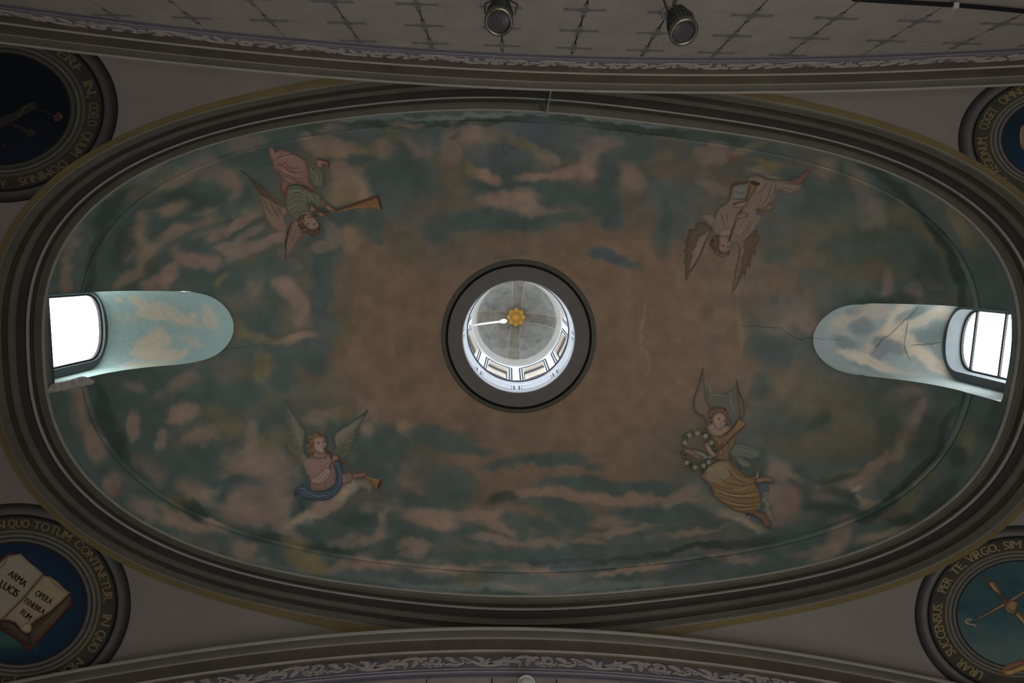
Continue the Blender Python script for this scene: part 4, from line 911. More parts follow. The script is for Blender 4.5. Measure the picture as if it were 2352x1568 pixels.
def desat(c, a=.76): 
    l = c@np.array([.3, .55, .15]); return l[:, None]+(c-l[:, None])*a
class Paint:
    """collects fills and strokes in design units; lays them on a surface as one mesh"""
    def __init__(s, tf, surf, step=7.0, base=.006, dl=.0012):
        s.tf, s.surf, s.step, s.base, s.dl = tf, surf, step, base, dl
        s.V = []; s.L = []; s.C = []; s.F = []; s.layer = 0
    def _add(s, P, cols, faces, layer):
        n = len(s.V); s.V += [tuple(p) for p in P]; s.C += [tuple(c) for c in cols]; s.L += [layer]*len(P)
        s.F += [[i+n for i in f] for f in faces]
    def fill(s, pts, c, edge=None, smooth=True, sub=4, soft=5.0, shade=None):
        """c inside, edge colour along the outline; shade = (dx, dy, colour): tint towards that side"""
        P = crom(pts, True, sub) if smooth else np.array(pts, float)
        P = s.tf(P)
        keep = [0]
        for i in range(1, len(P)):
            if np.hypot(*(P[i]-P[keep[-1]])) > 1.2: keep.append(i)
        P = P[keep]
        c = np.array(c, float); e = c if edge is None else np.array(edge, float)
        lo, hi = P.min(0), P.max(0); st = s.step
        gx, gy = np.meshgrid(np.arange(lo[0]+st/2, hi[0], st), np.arange(lo[1]+st/2, hi[1], st*.87))
        gx[1::2] += st/2
        G = np.c_[gx.ravel(), gy.ravel()]
        x, y = G[:, 0], G[:, 1]; ins = np.zeros(len(G), bool); dm = np.full(len(G), 1e9)
        for a, b in zip(P, np.roll(P, -1, 0)):
            cr = ((a[1] > y) != (b[1] > y))
            with np.errstate(divide='ignore', invalid='ignore'):
                xi = (b[0]-a[0])*(y-a[1])/(b[1]-a[1])+a[0]
            ins ^= cr & (x < xi)
            ab = b-a; t = np.clip(((G-a)@ab)/max(ab@ab, 1e-9), 0, 1)
            dm = np.minimum(dm, np.hypot(*(G-(a+t[:, None]*ab)).T))
        ok = ins & (dm > st*.35); G = G[ok]; dm = dm[ok]
        pts2 = [Vector((float(a), float(b))) for a, b in np.vstack([P, G])]
        n = len(P)
        try:
            vv, _, ff, ov, _, _ = delaunay_2d_cdt(pts2, [], [list(range(n))], 1, 1e-4)
        except Exception:
            return s
        dd = np.r_[np.zeros(n), dm]
        A = np.array([[v.x, v.y] for v in vv]); D = np.array([dd[o[0]] if o else 0 for o in ov])
        w = np.clip(D/soft, 0, 1)[:, None]
        col = e+(c-e)*w
        if shade is not None:
            g = np.array(shade[:2], float); q = A@g; q = (q-q.min())/max(np.ptp(q), 1e-9)
            col = col+(np.array(shade[2], float)-col)*(q[:, None]**1.3)*.8
        s._add(A, col, [list(f) for f in ff], s.layer); s.layer += 1
        return s
    def stroke(s, pts, w, c, taper=True, sub=6, c2=None):
        P = s.tf(crom(pts, False, sub)); n = len(P)
        T = np.gradient(P, axis=0); T /= np.linalg.norm(T, axis=1)[:, None]+1e-9
        N = np.c_[-T[:, 1], T[:, 0]]; t = np.linspace(0, 1, n)
        ww = w*(np.sin(np.pi*np.clip(t*.94+.03, 0, 1))**.6 if taper else np.ones(n))
        V = np.concatenate([P+N*ww[:, None]/2, P-N*ww[:, None]/2])
        s._add(V, [c]*(2*n), [[k, k+1, n+k+1, n+k] for k in range(n-1)], s.layer+.5); s.layer += .02
        return s
    def dot(s, x, y, r, c, edge=None, ry=None):
        a = np.linspace(0, 2*np.pi, 14, endpoint=False)
        return s.fill(np.c_[x+r*np.cos(a), y+(ry or r)*np.sin(a)], c, edge, smooth=False, soft=2.5)
    def build(s, name, parent, m=None, label=None, k=None, cull=None):
        A = np.array(s.V); L = np.array(s.L)
        P = s.surf(A, s.base+s.dl*L)
        F_ = s.F
        if cull is not None:
            bad = cull(P); F_ = [f for f in F_ if not any(bad[i] for i in f)]
        org = np.array(parent.location)+(np.array(parent.parent.location) if parent.parent else 0)
        o = mesh_obj(name, P-org, F_, m or film, parent, colors=alb(desat(np.array(s.C)), k))
        if label: o['label'] = label
        return o
def eye(P, x, y, w, up=1):
    """white, iris and lid of a painted eye; up = -1 for a head painted upside down"""
    P.fill([(x-w,y),(x-w*.4,y-w*.42*up),(x+w*.4,y-w*.42*up),(x+w,y),(x+w*.3,y+w*.4*up),(x-w*.4,y+w*.4*up)], (116,104,94), (84,64,54), soft=1.5)
    P.dot(x+w*.1, y, w*.42, (46,40,36))
    P.stroke([(x-w*1.15,y),(x-w*.3,y-w*.55*up),(x+w*.6,y-w*.5*up),(x+w*1.2,y)], 1.0, (52,38,32))
    P.stroke([(x-w*1.3,y-w*.9*up),(x,y-w*1.5*up),(x+w*1.3,y-w*.9*up)], 1.0, (80,58,44))
def curls(P, pts, n, r, cols, seed):
    """short curled strokes of hair inside an outline"""
    q = random.Random(seed); A = np.array(pts, float)
    k = 0
    while k < n:
        i = q.randrange(len(A)); j = q.randrange(len(A)); t = q.uniform(.0, .35)
        x, y = A[i]+(A[j]-A[i])*t
        a = q.uniform(0, 6.28); s_ = q.choice((-1, 1))
        P.stroke([(x+r*math.cos(a+s_*b), y+r*math.sin(a+s_*b)) for b in (0, .9, 1.8, 2.8, 3.8)], 1.3, q.choice(cols), sub=3); k += 1
def feathers(P, edge, root, n, c, hi=None, curve=.12):
    """ribs that run from the trailing edge of a wing in towards its bone"""
    E_ = crom(edge, False, 8); R_ = crom(root, False, 8)
    for k in range(n):
        t = (k+.5)/n; a = E_[int(t*(len(E_)-1))]; b = R_[int(t*(len(R_)-1))]
        m = (a+b)/2+np.array([-(b-a)[1], (b-a)[0]])*curve
        c2 = tuple(np.array(c, float)*.6+np.array(hi if hi is not None else c, float)*.4*.8)
        P.stroke([tuple(a+(b-a)*.08), tuple(m), tuple(a+(b-a)*.72)], 1.1, c2, sub=4)
def surf_dome(p, lift): return on_dome(p, lift)
def surf_pend(p, lift): return on_pend(p, lift)[0]

def angel(label, ox, oy, sc_, anchor, group='angels painted on the dome'):
    a = on_dome([anchor])[0]
    e = empty('painted_angel', a, label, 'fresco', None)
    tf = lambda P: np.array([ox, oy])+np.asarray(P, float)/sc_
    state = {'lay': 0}
    def part(name, base=None):
        p = Paint(tf, surf_dome, step=6.0); p.layer = state['lay']
        def done(lbl=None):
            state['lay'] = math.ceil(p.layer)+1
            return p.build(name, e, label=lbl)
        p.done = done
        return p
    return e, part
SK, SKE = (112, 90, 76), (74, 54, 44)
DK = (50, 38, 32)

# --- lower left: pink robe, blue sash, long trumpet
e, part = angel('painted angel in pink robe and blue sash blowing a trumpet, left below the lantern', 620, 900, 4.75, (750, 1060))
p = part('wing')
p.fill([(180,95),(210,130),(245,215),(300,285),(350,370),(390,430),(385,520),(375,600),(385,670),(420,715),(385,770),(370,825),(320,805),(265,770),(240,730),(205,690),(215,660),(190,590),(175,480),(185,440),(165,330),(180,310),(163,215),(175,180),(165,120)], (76,76,65), (54,58,52), shade=(-1,.4,(78,72,54)))
p.fill([(195,140),(235,235),(295,330),(350,440),(362,540),(330,620),(280,550),(240,450),(215,330),(198,230)], (88,84,72), (78,76,66))
for q in ([(240,340),(265,420),(280,490),(320,615)], [(225,280),(245,370)]): p.stroke(q, 2.6, (98,66,54))
for q in ([(190,210),(215,300),(240,380)], [(190,330),(215,420),(250,520)], [(195,450),(225,540),(270,620)], [(215,660),(260,690),(330,720)], [(245,730),(300,740),(360,760)], [(185,110),(205,170),(240,240)]): p.stroke(q, 1.3, (52,52,46))
p.fill([(320,690),(380,680),(400,740),(370,800),(330,770)], (92,86,66), (80,76,60))
feathers(p, [(165,130),(163,215),(165,330),(178,450),(195,600),(240,730),(330,808)], [(200,140),(250,250),(300,350),(340,440),(355,540),(370,640),(400,720)], 20, (54,54,46), (92,88,72)); p.stroke([(182,95),(245,215),(350,370),(390,440),(378,600),(390,680),(425,718)], 1.6, (44,54,58)); p.done()
p = part('wing')
p.fill([(1065,185),(1070,205),(1040,270),(1000,340),(960,420),(930,500),(905,560),(880,600),(870,650),(830,690),(795,725),(750,690),(690,640),(715,600),(700,550),(690,490),(710,450),(780,390),(850,350),(930,300),(1000,250)], (80,80,68), (52,58,54), shade=(.3,1,(72,70,54)))
p.fill([(720,470),(790,410),(880,360),(960,310),(1000,300),(930,400),(850,480),(780,560),(740,600),(715,540)], (92,88,76), (82,80,70))
p.stroke([(750,540),(800,490),(870,430),(960,350)], 3, (104,76,68)); p.stroke([(740,560),(760,500),(790,460)], 2, (100,74,64))
for q in ([(900,560),(840,570),(780,620)], [(925,500),(860,520)], [(950,450),(890,470)], [(870,640),(810,640),(770,670)], [(980,400),(920,420)]): p.stroke(q, 1.4, (54,52,42))
feathers(p, [(1065,200),(1000,345),(930,500),(870,640),(795,722)], [(1030,225),(930,310),(800,400),(710,480),(715,610)], 18, (54,54,44), (94,90,74), -.1); p.stroke([(1065,188),(1000,250),(850,350),(710,450),(690,500),(712,590),(690,640)], 1.7, (42,52,56)); p.done()
p = part('robe')
p.fill([(430,715),(395,745),(380,800),(400,880),(435,940),(450,1060),(520,1078),(620,1060),(700,1010),(730,940),(715,850),(690,760),(660,700),(620,680),(600,720),(540,738),(480,725)], (112,86,78), (92,64,58), shade=(.2,1,(92,68,62)))
p.fill([(690,740),(725,760),(780,880),(850,878),(895,885),(905,940),(880,990),(790,1003),(735,960)], (104,82,74), (80,58,52))
for q in ([(540,760),(560,820),(620,790)], [(580,800),(640,760)], [(700,880),(690,980)], [(660,900),(650,1040)], [(620,960),(590,1050)], [(480,1000),(470,1060)], [(820,890),(840,980)], [(860,890),(850,990)]): p.stroke(q, 1.3, (82,62,60))
p.fill([(640,815),(600,830),(520,890),(450,930),(440,960),(470,1000),(540,1008),(600,980),(645,930),(672,860)], (120,95,86), (92,66,60))
for q in ([(460,960),(500,930),(560,890)], [(480,985),(540,940),(620,860)], [(540,990),(590,940),(640,880)], [(450,940),(455,1000),(540,1008),(610,975)]): p.stroke(q, 1.2, (92,66,62))
p.stroke([(440,712),(500,735),(560,740),(605,700),(615,670)], 1.6, (132,112,104)); p.stroke([(432,716),(390,760),(382,810),(410,900)], 1.4, (128,104,96)); p.done()
p = part('head')
p.fill([(490,630),(540,665),(600,660),(610,700),(560,732),(500,722),(455,700)], (106,84,72), (84,62,54))
p.fill([(410,590),(405,540),(425,500),(450,465),(500,442),(560,450),(600,480),(612,530),(590,525),(540,500),(495,510),(480,550),(482,620),(487,670),(455,692),(430,672),(412,630)], (96,75,48), (70,52,36))
p.fill([(478,520),(500,494),(550,488),(595,505),(607,540),(617,582),(600,600),(605,640),(585,665),(540,668),(515,650),(490,635),(478,600)], (122,98,84), (94,72,60))
for q in ([(425,520),(440,500),(450,530)], [(430,600),(450,580),(445,630)], [(450,640),(465,660)], [(520,455),(545,470),(580,470)], [(480,460),(500,480)], [(415,560),(435,550)]): p.stroke(q, 1.6, (66,48,32))
eye(p, 528, 562, 15); eye(p, 585, 545, 13); curls(p, [(410,590),(405,540),(425,500),(450,465),(500,442),(560,450),(600,480),(455,692),(430,672),(412,630)], 46, 11, [(66,48,32),(112,90,56),(84,64,40)], 1)
p.stroke([(566,550),(578,590),(584,602),(566,606)], 1.2, (84,60,50)); p.stroke([(574,626),(590,620),(604,626)], 1.8, (92,52,46)); p.stroke([(520,640),(545,665),(585,662)], 1.2, (88,66,54)); p.done()
p = part('sash')
p.fill([(330,1160),(382,1150),(360,1190),(350,1215),(382,1240),(370,1277),(335,1255),(308,1220)], (58,67,74), (36,48,64))
p.fill([(650,690),(700,745),(745,740),(768,770),(782,860),(786,1000),(770,1060),(720,1120),(640,1172),(540,1182),(430,1165),(370,1150),(330,1112),(300,1102),(285,1147),(262,1120),(265,1070),(300,1037),(340,1030),(335,1003),(360,996),(392,1006),(420,1045),(480,1080),(580,1085),(660,1060),(710,1000),(720,920),(705,820)], (58,70,76), (36,48,66))
for q in ([(735,780),(755,900),(735,1020),(660,1100)], [(715,800),(735,900),(715,1010)], [(420,1080),(500,1120),(600,1115),(690,1060)], [(400,1110),(500,1150),(620,1140),(720,1070)], [(290,1070),(330,1060),(400,1080)], [(275,1110),(300,1080),(340,1075)], [(340,1010),(370,1040),(420,1070)], [(530,1178),(640,1165),(720,1115)]): p.stroke(q, 1.5, (33,44,64))
for q in ([(748,800),(768,900),(755,1010)], [(420,1100),(520,1135),(620,1125)], [(300,1060),(350,1050),(400,1062)]): p.stroke(q, 1.4, (88,98,102))
p.done()
p = part('trumpet')
p.fill([(588,618),(600,614),(760,715),(900,820),(1010,895),(1080,925),(1160,950),(1222,945),(1212,1000),(1182,1064),(1165,1060),(1110,1000),(1060,940),(980,890),(880,825),(740,735),(605,642)], (94,62,38), (58,38,28), shade=(1,.3,(104,80,44)))
p.fill([(1222,945),(1219,990),(1200,1040),(1178,1064),(1168,1050),(1182,1000),(1202,960)], (70,42,30), (56,34,26))
p.stroke([(1020,905),(1090,940),(1190,960)], 2, (116,90,48)); p.stroke([(600,625),(760,728),(900,832),(1000,900)], 1, (112,78,46)); p.done('gilded brown trumpet')
p = part('hand')
p.fill([(640,822),(668,765),(680,700),(710,680),(745,705),(752,735),(722,747),(692,800),(665,848)], (118,93,79), SKE)
for q in ([(690,705),(715,690),(735,700)], [(695,720),(725,708),(745,722)], [(700,735),(725,728)], [(650,825),(670,835)]): p.stroke(q, 1, (76,54,46))
p.done()
p = part('hand')
p.fill([(895,897),(940,888),(985,880),(1002,862),(1042,876),(1052,908),(1022,925),(960,938),(900,947)], (114,86,74), (80,52,44))
for q in ([(1000,868),(1012,915)], [(1018,870),(1030,918)], [(1034,878),(1044,910)], [(900,944),(990,936)]): p.stroke(q, 1, (76,48,40))
p.done()

# --- upper left: upside-down from here, rose and green robes
e, part = angel('painted upside-down angel in rose and green robes with a golden trumpet', 520, 310, 5.2275, (700, 450))
p = part('wing')
p.fill([(165,430),(210,440),(290,510),(360,560),(420,610),(470,650),(520,700),(560,740),(620,770),(680,800),(710,870),(728,920),(720,950),(690,990),(700,1050),(725,1100),(710,1140),(670,1160),(610,1140),(540,1090),(490,1020),(450,920),(430,830),(410,740),(370,670),(310,570),(250,490)], (98,79,64), (78,58,42), shade=(.2,1,(100,80,62)))
p.fill([(165,430),(215,442),(290,512),(400,585),(470,642),(515,690),(560,732),(640,770),(690,800),(708,862),(600,835),(500,770),(415,720),(370,660),(310,568),(250,488)], (60,48,38), (48,38,30), shade=(1,1,(84,68,54)))
for q in ([(440,740),(480,860),(560,980)], [(520,800),(580,900),(640,1020)], [(600,850),(650,930),(690,980)]): p.stroke(q, 1.6, (56,44,34))
feathers(p, [(230,450),(400,585),(515,690),(620,775),(700,850)], [(250,500),(370,680),(430,800),(500,960),(600,1080)], 16, (50,40,32), (112,92,74), .06); p.stroke([(400,720),(432,830),(450,920),(490,1020),(540,1090),(610,1140),(670,1160),(712,1138)], 1.6, (88,64,36)); p.done()
p = part('wing')
p.fill([(860,1020),(930,1180),(880,1250),(830,1330),(770,1410),(730,1480),(706,1530),(700,1460),(710,1390),(695,1290),(720,1210),(740,1130),(770,1060),(800,1030)], (94,74,64), (76,58,48))
p.fill([(800,1030),(780,1080),(760,1160),(735,1250),(722,1340),(720,1420),(707,1520),(700,1460),(708,1390),(695,1290),(720,1210),(712,1190),(740,1130),(768,1062)], (62,52,42), (54,44,36))
for q in ([(800,1080),(770,1200),(750,1330)], [(840,1120),(800,1240),(760,1370)]): p.stroke(q, 1.4, (78,60,50))
p.done()
p = part('robe')
p.fill([(655,560),(700,540),(760,575),(732,630),(712,700),(702,800),(680,720),(655,620)], (106,78,70), (88,50,42))
p.fill([(520,130),(560,150),(590,200),(650,172),(720,190),(830,230),(900,270),(945,310),(972,400),(987,470),(978,540),(1000,590),(1045,640),(1018,650),(960,612),(860,585),(780,582),(700,545),(650,480),(620,430),(560,400),(555,330),(530,280),(508,210)], (112,84,75), (92,52,44), shade=(0,1,(98,68,60)))
for q in ([(580,320),(640,268),(750,237),(850,240),(932,300)], [(560,370),(680,372),(760,420),(840,450),(962,432)], [(640,440),(740,482),(850,525),(982,492)], [(680,500),(800,560),(900,580),(1020,642)], [(700,330),(780,400),(860,392)], [(650,180),(662,230),(612,282),(570,330)], [(600,345),(680,350),(740,310)], [(700,390),(760,440),(860,480),(970,470)], [(660,470),(760,520),(860,550),(960,560)], [(840,590),(920,600),(1000,650)], [(660,580),(690,660),(700,760)], [(690,560),(720,640),(710,740)], [(660,560),(655,640),(690,740)]): p.stroke(q, 1.8, (88,46,38))
for q in ([(620,300),(700,262),(800,262)], [(660,420),(780,470),(900,480)], [(700,520),(820,572)]): p.stroke(q, 1.6, (128,102,92))
p.done('rose mantle')
p = part('tunic')
p.fill([(960,290),(1010,310),(1080,370),(1150,420),(1182,460),(1176,560),(1160,620),(1080,637),(1000,600),(975,540),(987,470),(970,400)], (86,84,62), (60,56,40), shade=(-1,.2,(72,70,52)))
p.fill([(740,620),(850,600),(950,640),(1020,680),(1110,700),(1140,760),(1130,850),(1080,870),(1040,820),(990,830),(1000,900),(900,945),(850,1012),(800,990),(740,940),(715,880),(710,800),(720,700)], (82,82,64), (56,56,42), shade=(.3,1,(76,74,54)))
for q in ([(990,330),(1040,420),(1060,560)], [(1020,380),(1100,460),(1130,560)], [(1080,400),(1150,480),(1160,560)], [(1000,480),(1020,560),(1060,610)], [(760,650),(850,640),(930,680)], [(740,720),(840,690),(930,720)], [(730,800),(830,740),(940,760)], [(740,860),(830,800),(900,790),(940,820)], [(760,920),(830,860)], [(960,720),(975,800),(950,860)], [(1030,700),(1080,780)], [(800,970),(850,920),(870,870)]): p.stroke(q, 1.5, (54,54,40))
for q in ([(1010,400),(1070,500),(1080,600)], [(760,690),(850,665),(940,700)], [(750,880),(820,830)]): p.stroke(q, 1.4, (100,98,76))
p.stroke([(945,640),(985,650),(1022,680)], 4, (92,46,36)); p.done('green tunic')
p = part('foot')
p.fill([(1080,290),(1110,276),(1160,292),(1220,310),(1232,350),(1226,387),(1170,352),(1152,370),(1152,425),(1085,372)], (112,86,74), (84,58,48))
p.stroke([(1084,288),(1150,302),(1215,322),(1230,384)], 3.2, (70,38,30), taper=False); p.done()
p = part('head')
p.fill([(885,940),(950,905),(1010,930),(1022,965),(930,980)], (102,80,68), (80,58,48))
p.fill([(885,985),(920,955),(965,950),(940,1000),(925,1050),(950,1092),(1010,1132),(1060,1140),(1108,1100),(1118,1050),(1128,1120),(1100,1172),(1040,1207),(970,1192),(910,1150),(870,1100),(863,1030)], (80,60,42), (54,38,28))
p.fill([(930,968),(1010,958),(1060,1000),(1092,1040),(1112,1090),(1062,1132),(1010,1134),(950,1092),(915,1040)], (112,88,74), (88,64,52))
for q in ([(900,1090),(930,1120),(960,1110)], [(940,1150),(980,1165),(1000,1140)], [(1030,1180),(1060,1160),(1090,1170)], [(880,1040),(900,1020)]): p.stroke(q, 1.8, (52,36,26))
eye(p, 982, 1062, 16, -1); eye(p, 1052, 1064, 16, -1); curls(p, [(885,985),(865,1030),(870,1100),(910,1150),(970,1192),(1040,1207),(1100,1172),(1128,1120)], 40, 12, [(52,36,26),(98,76,50),(70,52,36)], 2); p.stroke([(1016,1068),(1020,1030),(1008,1018)], 1.1, (78,54,44)); p.done()
p = part('trumpet')
p.fill([(972,988),(1100,960),(1300,905),(1480,845),(1650,780),(1800,735),(1817,735),(1852,800),(1872,890),(1850,894),(1700,876),(1560,882),(1440,902),(1300,932),(1100,974),(985,1000)], (98,66,38), (62,38,26), shade=(.2,1,(108,82,46)))
p.fill([(1800,735),(1817,735),(1852,800),(1872,890),(1852,890),(1830,820)], (70,50,32), (54,36,24))
p.stroke([(1300,912),(1480,855),(1650,800),(1780,765)], 2.4, (68,40,26)); p.stroke([(1320,920),(1560,870),(1720,862)], 1.6, (124,96,56)); p.done('gilded brown trumpet')
p = part('hand')
p.fill([(1132,762),(1200,822),(1260,860),(1302,890),(1312,922),(1280,932),(1222,912),(1180,862),(1128,802)], SK, SKE)
for q in ([(1230,870),(1270,925)], [(1250,868),(1290,920)], [(1215,880),(1240,925)]): p.stroke(q, 1, (76,52,44))
p.done()
p = part('hand')
p.fill([(1010,842),(1062,868),(1112,902),(1162,930),(1184,960),(1150,987),(1102,962),(1068,912),(1012,952),(1002,900)], (110,86,76), SKE)
p.stroke([(1100,910),(1130,925),(1160,935)], 3, (70,36,28)); p.done()

# --- upper right: upside-down, pale robe, trumpet held downwards
e, part = angel('painted upside-down angel in pale robes with jagged brown wings and a horn', 1500, 350, 4.6125, (1700, 520))
W2 = (72, 59, 45)
p = part('wing')
p.fill([(585,745),(500,735),(440,770),(452,800),(370,820),(385,840),(345,910),(372,905),(330,960),(352,990),(320,1055),(352,1060),(318,1180),(345,1172),(335,1250),(346,1362),(400,1270),(470,1160),(520,1060),(560,940),(610,850),(622,790)], W2, (58,46,36), sub=2, shade=(.4,1,(66,58,44)))
p.fill([(602,820),(540,870),(470,905),(490,915),(440,970),(462,985),(400,1070),(422,1090),(380,1250),(440,1170),(500,1070),(540,960),(582,880)], (100,82,66), (90,72,58), sub=2)
p.fill([(560,800),(480,825),(415,875),(500,850)], (80,76,66), (70,66,56)); feathers(p, [(500,735),(370,820),(330,960),(318,1080),(318,1180),(346,1350)], [(600,800),(560,880),(520,990),(480,1090),(430,1180),(380,1260)], 18, (56,44,34), (110,92,74), .05); p.stroke([(602,850),(555,950),(510,1075),(440,1180),(375,1270)], 2, (58,48,40)); p.done()
p = part('wing')
p.fill([(965,930),(1010,890),(1080,820),(1110,830),(1105,872),(1135,887),(1115,970),(1092,982),(1085,1102),(1047,1072),(1025,1227),(1000,1190),(970,1317),(955,1270),(900,1400),(838,1492),(860,1420),(880,1300),(930,1180),(960,1050)], (76,58,44), (62,48,36), sub=2)
p.fill([(880,945),(930,930),(975,962),(958,1000),(972,1042),(940,1130),(945,1150),(920,1260),(870,1440),(858,1400),(880,1250),(910,1110),(917,1010)], (88,76,64), (76,64,54), sub=2)
feathers(p, [(1110,830),(1130,900),(1085,1090),(1025,1220),(970,1310),(880,1430)], [(930,930),(925,1010),(915,1110),(895,1220),(880,1330),(855,1440)], 16, (58,44,34), (92,74,58), -.05); p.stroke([(880,948),(917,1000),(910,1110),(880,1250),(842,1480)], 1.6, (58,46,36)); p.done()
p = part('foot')
p.fill([(1440,300),(1540,250),(1620,185),(1662,190),(1652,240),(1590,300),(1582,352),(1500,330)], (90,68,56), (66,48,40)); p.stroke([(1470,320),(1560,262),(1630,200)], 1.3, (66,46,38)); p.done()
p = part('robe')
p.fill([(1000,270),(1100,238),(1200,280),(1300,288),(1440,300),(1592,350),(1540,412),(1440,442),(1330,400),(1300,470),(1240,560),(1170,602),(1100,640),(1160,680),(1130,740),(1080,800),(1020,880),(940,942),(840,942),(790,900),(680,862),(640,800),(660,680),(700,590),(790,530),(810,400),(850,350),(1000,320)], (96,82,71), (72,58,48), shade=(-.6,1,(92,76,66)))
p.fill([(850,350),(1000,328),(1012,400),(980,490),(862,502),(830,450)], (86,86,76), (70,66,58))
p.stroke([(1005,322),(920,330),(850,350),(828,400),(808,520)], 5, (72,46,34))
for q in ([(850,400),(920,430),(990,435)], [(840,500),(920,490),(990,510)], [(1120,350),(1060,440),(1010,500)], [(1200,300),(1180,380),(1080,450)], [(1300,300),(1290,400),(1230,540)], [(1250,340),(1220,460),(1150,570)], [(1150,480),(1120,600)], [(1350,320),(1450,330),(1560,345)], [(1340,370),(1420,380),(1500,410)], [(700,620),(740,700),(750,800)], [(780,640),(790,740)], [(1030,700),(1000,800),(900,920)], [(1060,720),(1000,840),(940,920)], [(960,720),(920,820),(860,930)], [(660,690),(690,600),(790,535)]): p.stroke(q, 1.5, (66,50,40))
for q in ([(1090,420),(1150,330)], [(1180,450),(1130,560)], [(840,720),(830,800)], [(960,760),(890,880)]): p.stroke(q, 1.5, (112,98,86))
p.fill([(1082,602),(1180,580),(1222,540),(1272,552),(1292,590),(1240,622),(1150,634)], (88,76,54), (68,56,40))
p.fill([(520,680),(580,650),(650,690),(650,780),(600,770),(560,720)], (92,80,70), (84,72,62)); p.done()
p = part('head')
p.fill([(680,862),(760,805),(830,820),(872,892),(800,892),(700,882)], (104,90,76), (84,70,58))
p.fill([(620,940),(650,890),(700,878),(722,900),(702,960),(692,1020),(740,1060),(800,1050),(817,1020),(800,1082),(740,1102),(680,1092),(640,1040),(614,990)], (74,54,44), (56,40,32))
p.fill([(702,892),(780,880),(827,920),(827,990),(810,1042),(740,1062),(692,1020),(702,950)], (102,82,69), (80,62,52))
p.fill([(660,1060),(740,1075),(800,1058),(780,1090),(720,1100)], (92,78,60), (78,62,48))
eye(p, 742, 984, 14, -1); eye(p, 793, 998, 12, -1); curls(p, [(620,940),(614,990),(640,1040),(680,1092),(740,1102),(800,1082),(660,900)], 36, 10, [(54,38,30),(96,76,54),(66,48,38)], 3); p.stroke([(770,985),(788,950),(778,940)], 1.1, (72,52,42)); p.stroke([(775,925),(800,930)], 1.6, (86,50,42)); p.done()
p = part('trumpet')
p.fill([(798,930),(850,780),(900,660),(960,560),(1000,430),(1030,310),(1080,308),(1137,335),(1100,380),(1050,460),(990,540),(940,622),(892,702),(862,790),(812,935)], (80,60,42), (52,38,30), shade=(1,0,(92,74,46)))
p.fill([(1030,312),(1080,306),(1137,335),(1090,348),(1050,336)], (56,42,32), (48,36,28)); p.stroke([(1060,350),(1030,430),(1000,500)], 1.8, (104,84,50)); p.done('gilded brown trumpet')
p = part('hand')
p.fill([(850,547),(930,525),(1000,510),(1004,560),(960,582),(860,588)], (108,88,77), SKE)
for q in ([(960,530),(1000,522)], [(960,545),(1002,540)], [(955,560),(995,556)]): p.stroke(q, 1, (72,52,44))
p.done()
p = part('hand')
p.fill([(878,682),(910,650),(1000,640),(1004,680),(920,702),(890,717)], (108,88,77), SKE)
for q in ([(885,690),(910,665)], [(892,702),(915,680)]): p.stroke(q, 1, (72,52,44))
p.done()

# --- lower right: ochre robe, wreath of white roses
e, part = angel('painted angel in ochre robe holding a wreath of white roses and a horn', 1520, 820, 3.825, (1660, 1040))
p = part('cloud')
p.fill([(850,1110),(890,1098),(932,1110),(942,1180),(900,1190),(878,1230),(900,1290),(895,1330),(920,1370),(862,1345)], (58,69,71), (56,66,67), sub=2)
p.fill([(735,1368),(800,1360),(860,1400),(890,1482),(850,1472),(800,1450),(755,1420)], (58,69,71), (56,66,67), sub=2)
for (x, y, r) in ((905,1210,26), (888,1255,22), (915,1290,20), (910,1335,22), (930,1375,20), (950,1410,16), (750,1410,16), (775,1440,16), (810,1462,18), (850,1482,18), (885,1490,14)): p.dot(x+12, y, r, (82,75,66), (96,88,74))
p.done('small scalloped cloud edge')
p = part('veil')
p.fill([(365,130),(380,290),(420,420),(470,440),(550,450),(600,540),(640,580),(680,520),(690,400),(660,230),(620,290),(540,320),(440,310),(400,270)], (70,69,60), (66,64,56))
for q in ([(400,250),(430,300),(440,380)], [(380,180),(390,280)], [(600,300),(610,400),(640,500)], [(420,330),(480,330),(560,340)]): p.stroke(q, 3, (82,82,74))
p.done('grey veil between the wings')
p = part('wing')
p.fill([(365,80),(345,180),(310,290),(285,370),(285,450),(320,500),(360,520),(390,570),(400,602),(440,600),(430,520),(420,440),(390,380),(380,280),(370,180)], (86,72,60), (64,54,46)); p.stroke([(362,85),(340,190),(308,295),(284,372),(286,452),(322,502),(365,524),(395,590)], 1.6, (54,46,40)); p.done()
p = part('wing')
p.fill([(662,198),(682,300),(717,400),(727,520),(690,532),(670,400),(655,260)], (82,70,59), (60,51,44)); p.stroke([(662,200),(684,300),(718,400),(728,520)], 1.5, (54,46,40)); p.done()
p = part('drapery')
p.fill([(600,862),(640,760),(700,758),(800,790),(867,830),(862,872),(800,897),(700,882)], (76,80,70), (56,62,54))
p.fill([(600,870),(700,880),(792,940),(782,967),(710,967),(640,902)], (86,84,74), (58,58,50))
for q in ([(650,790),(740,800),(840,840)], [(640,830),(740,850),(820,870)], [(630,880),(700,910),(770,950)]): p.stroke(q, 1.4, (58,62,56))
p.done('grey green drapery')
p = part('foot')
p.fill([(826,1070),(900,1050),(962,1060),(987,1112),(940,1097),(880,1097),(838,1112)], (108,86,68), (72,54,44)); p.done()
p = part('foot')
p.fill([(735,1362),(820,1350),(902,1370),(922,1410),(957,1460),(952,1492),(900,1492),(870,1430),(810,1392)], (92,70,57), (66,48,40)); p.stroke([(880,1410),(910,1450),(930,1485)], 1.2, (64,46,38)); p.done()
p = part('robe')
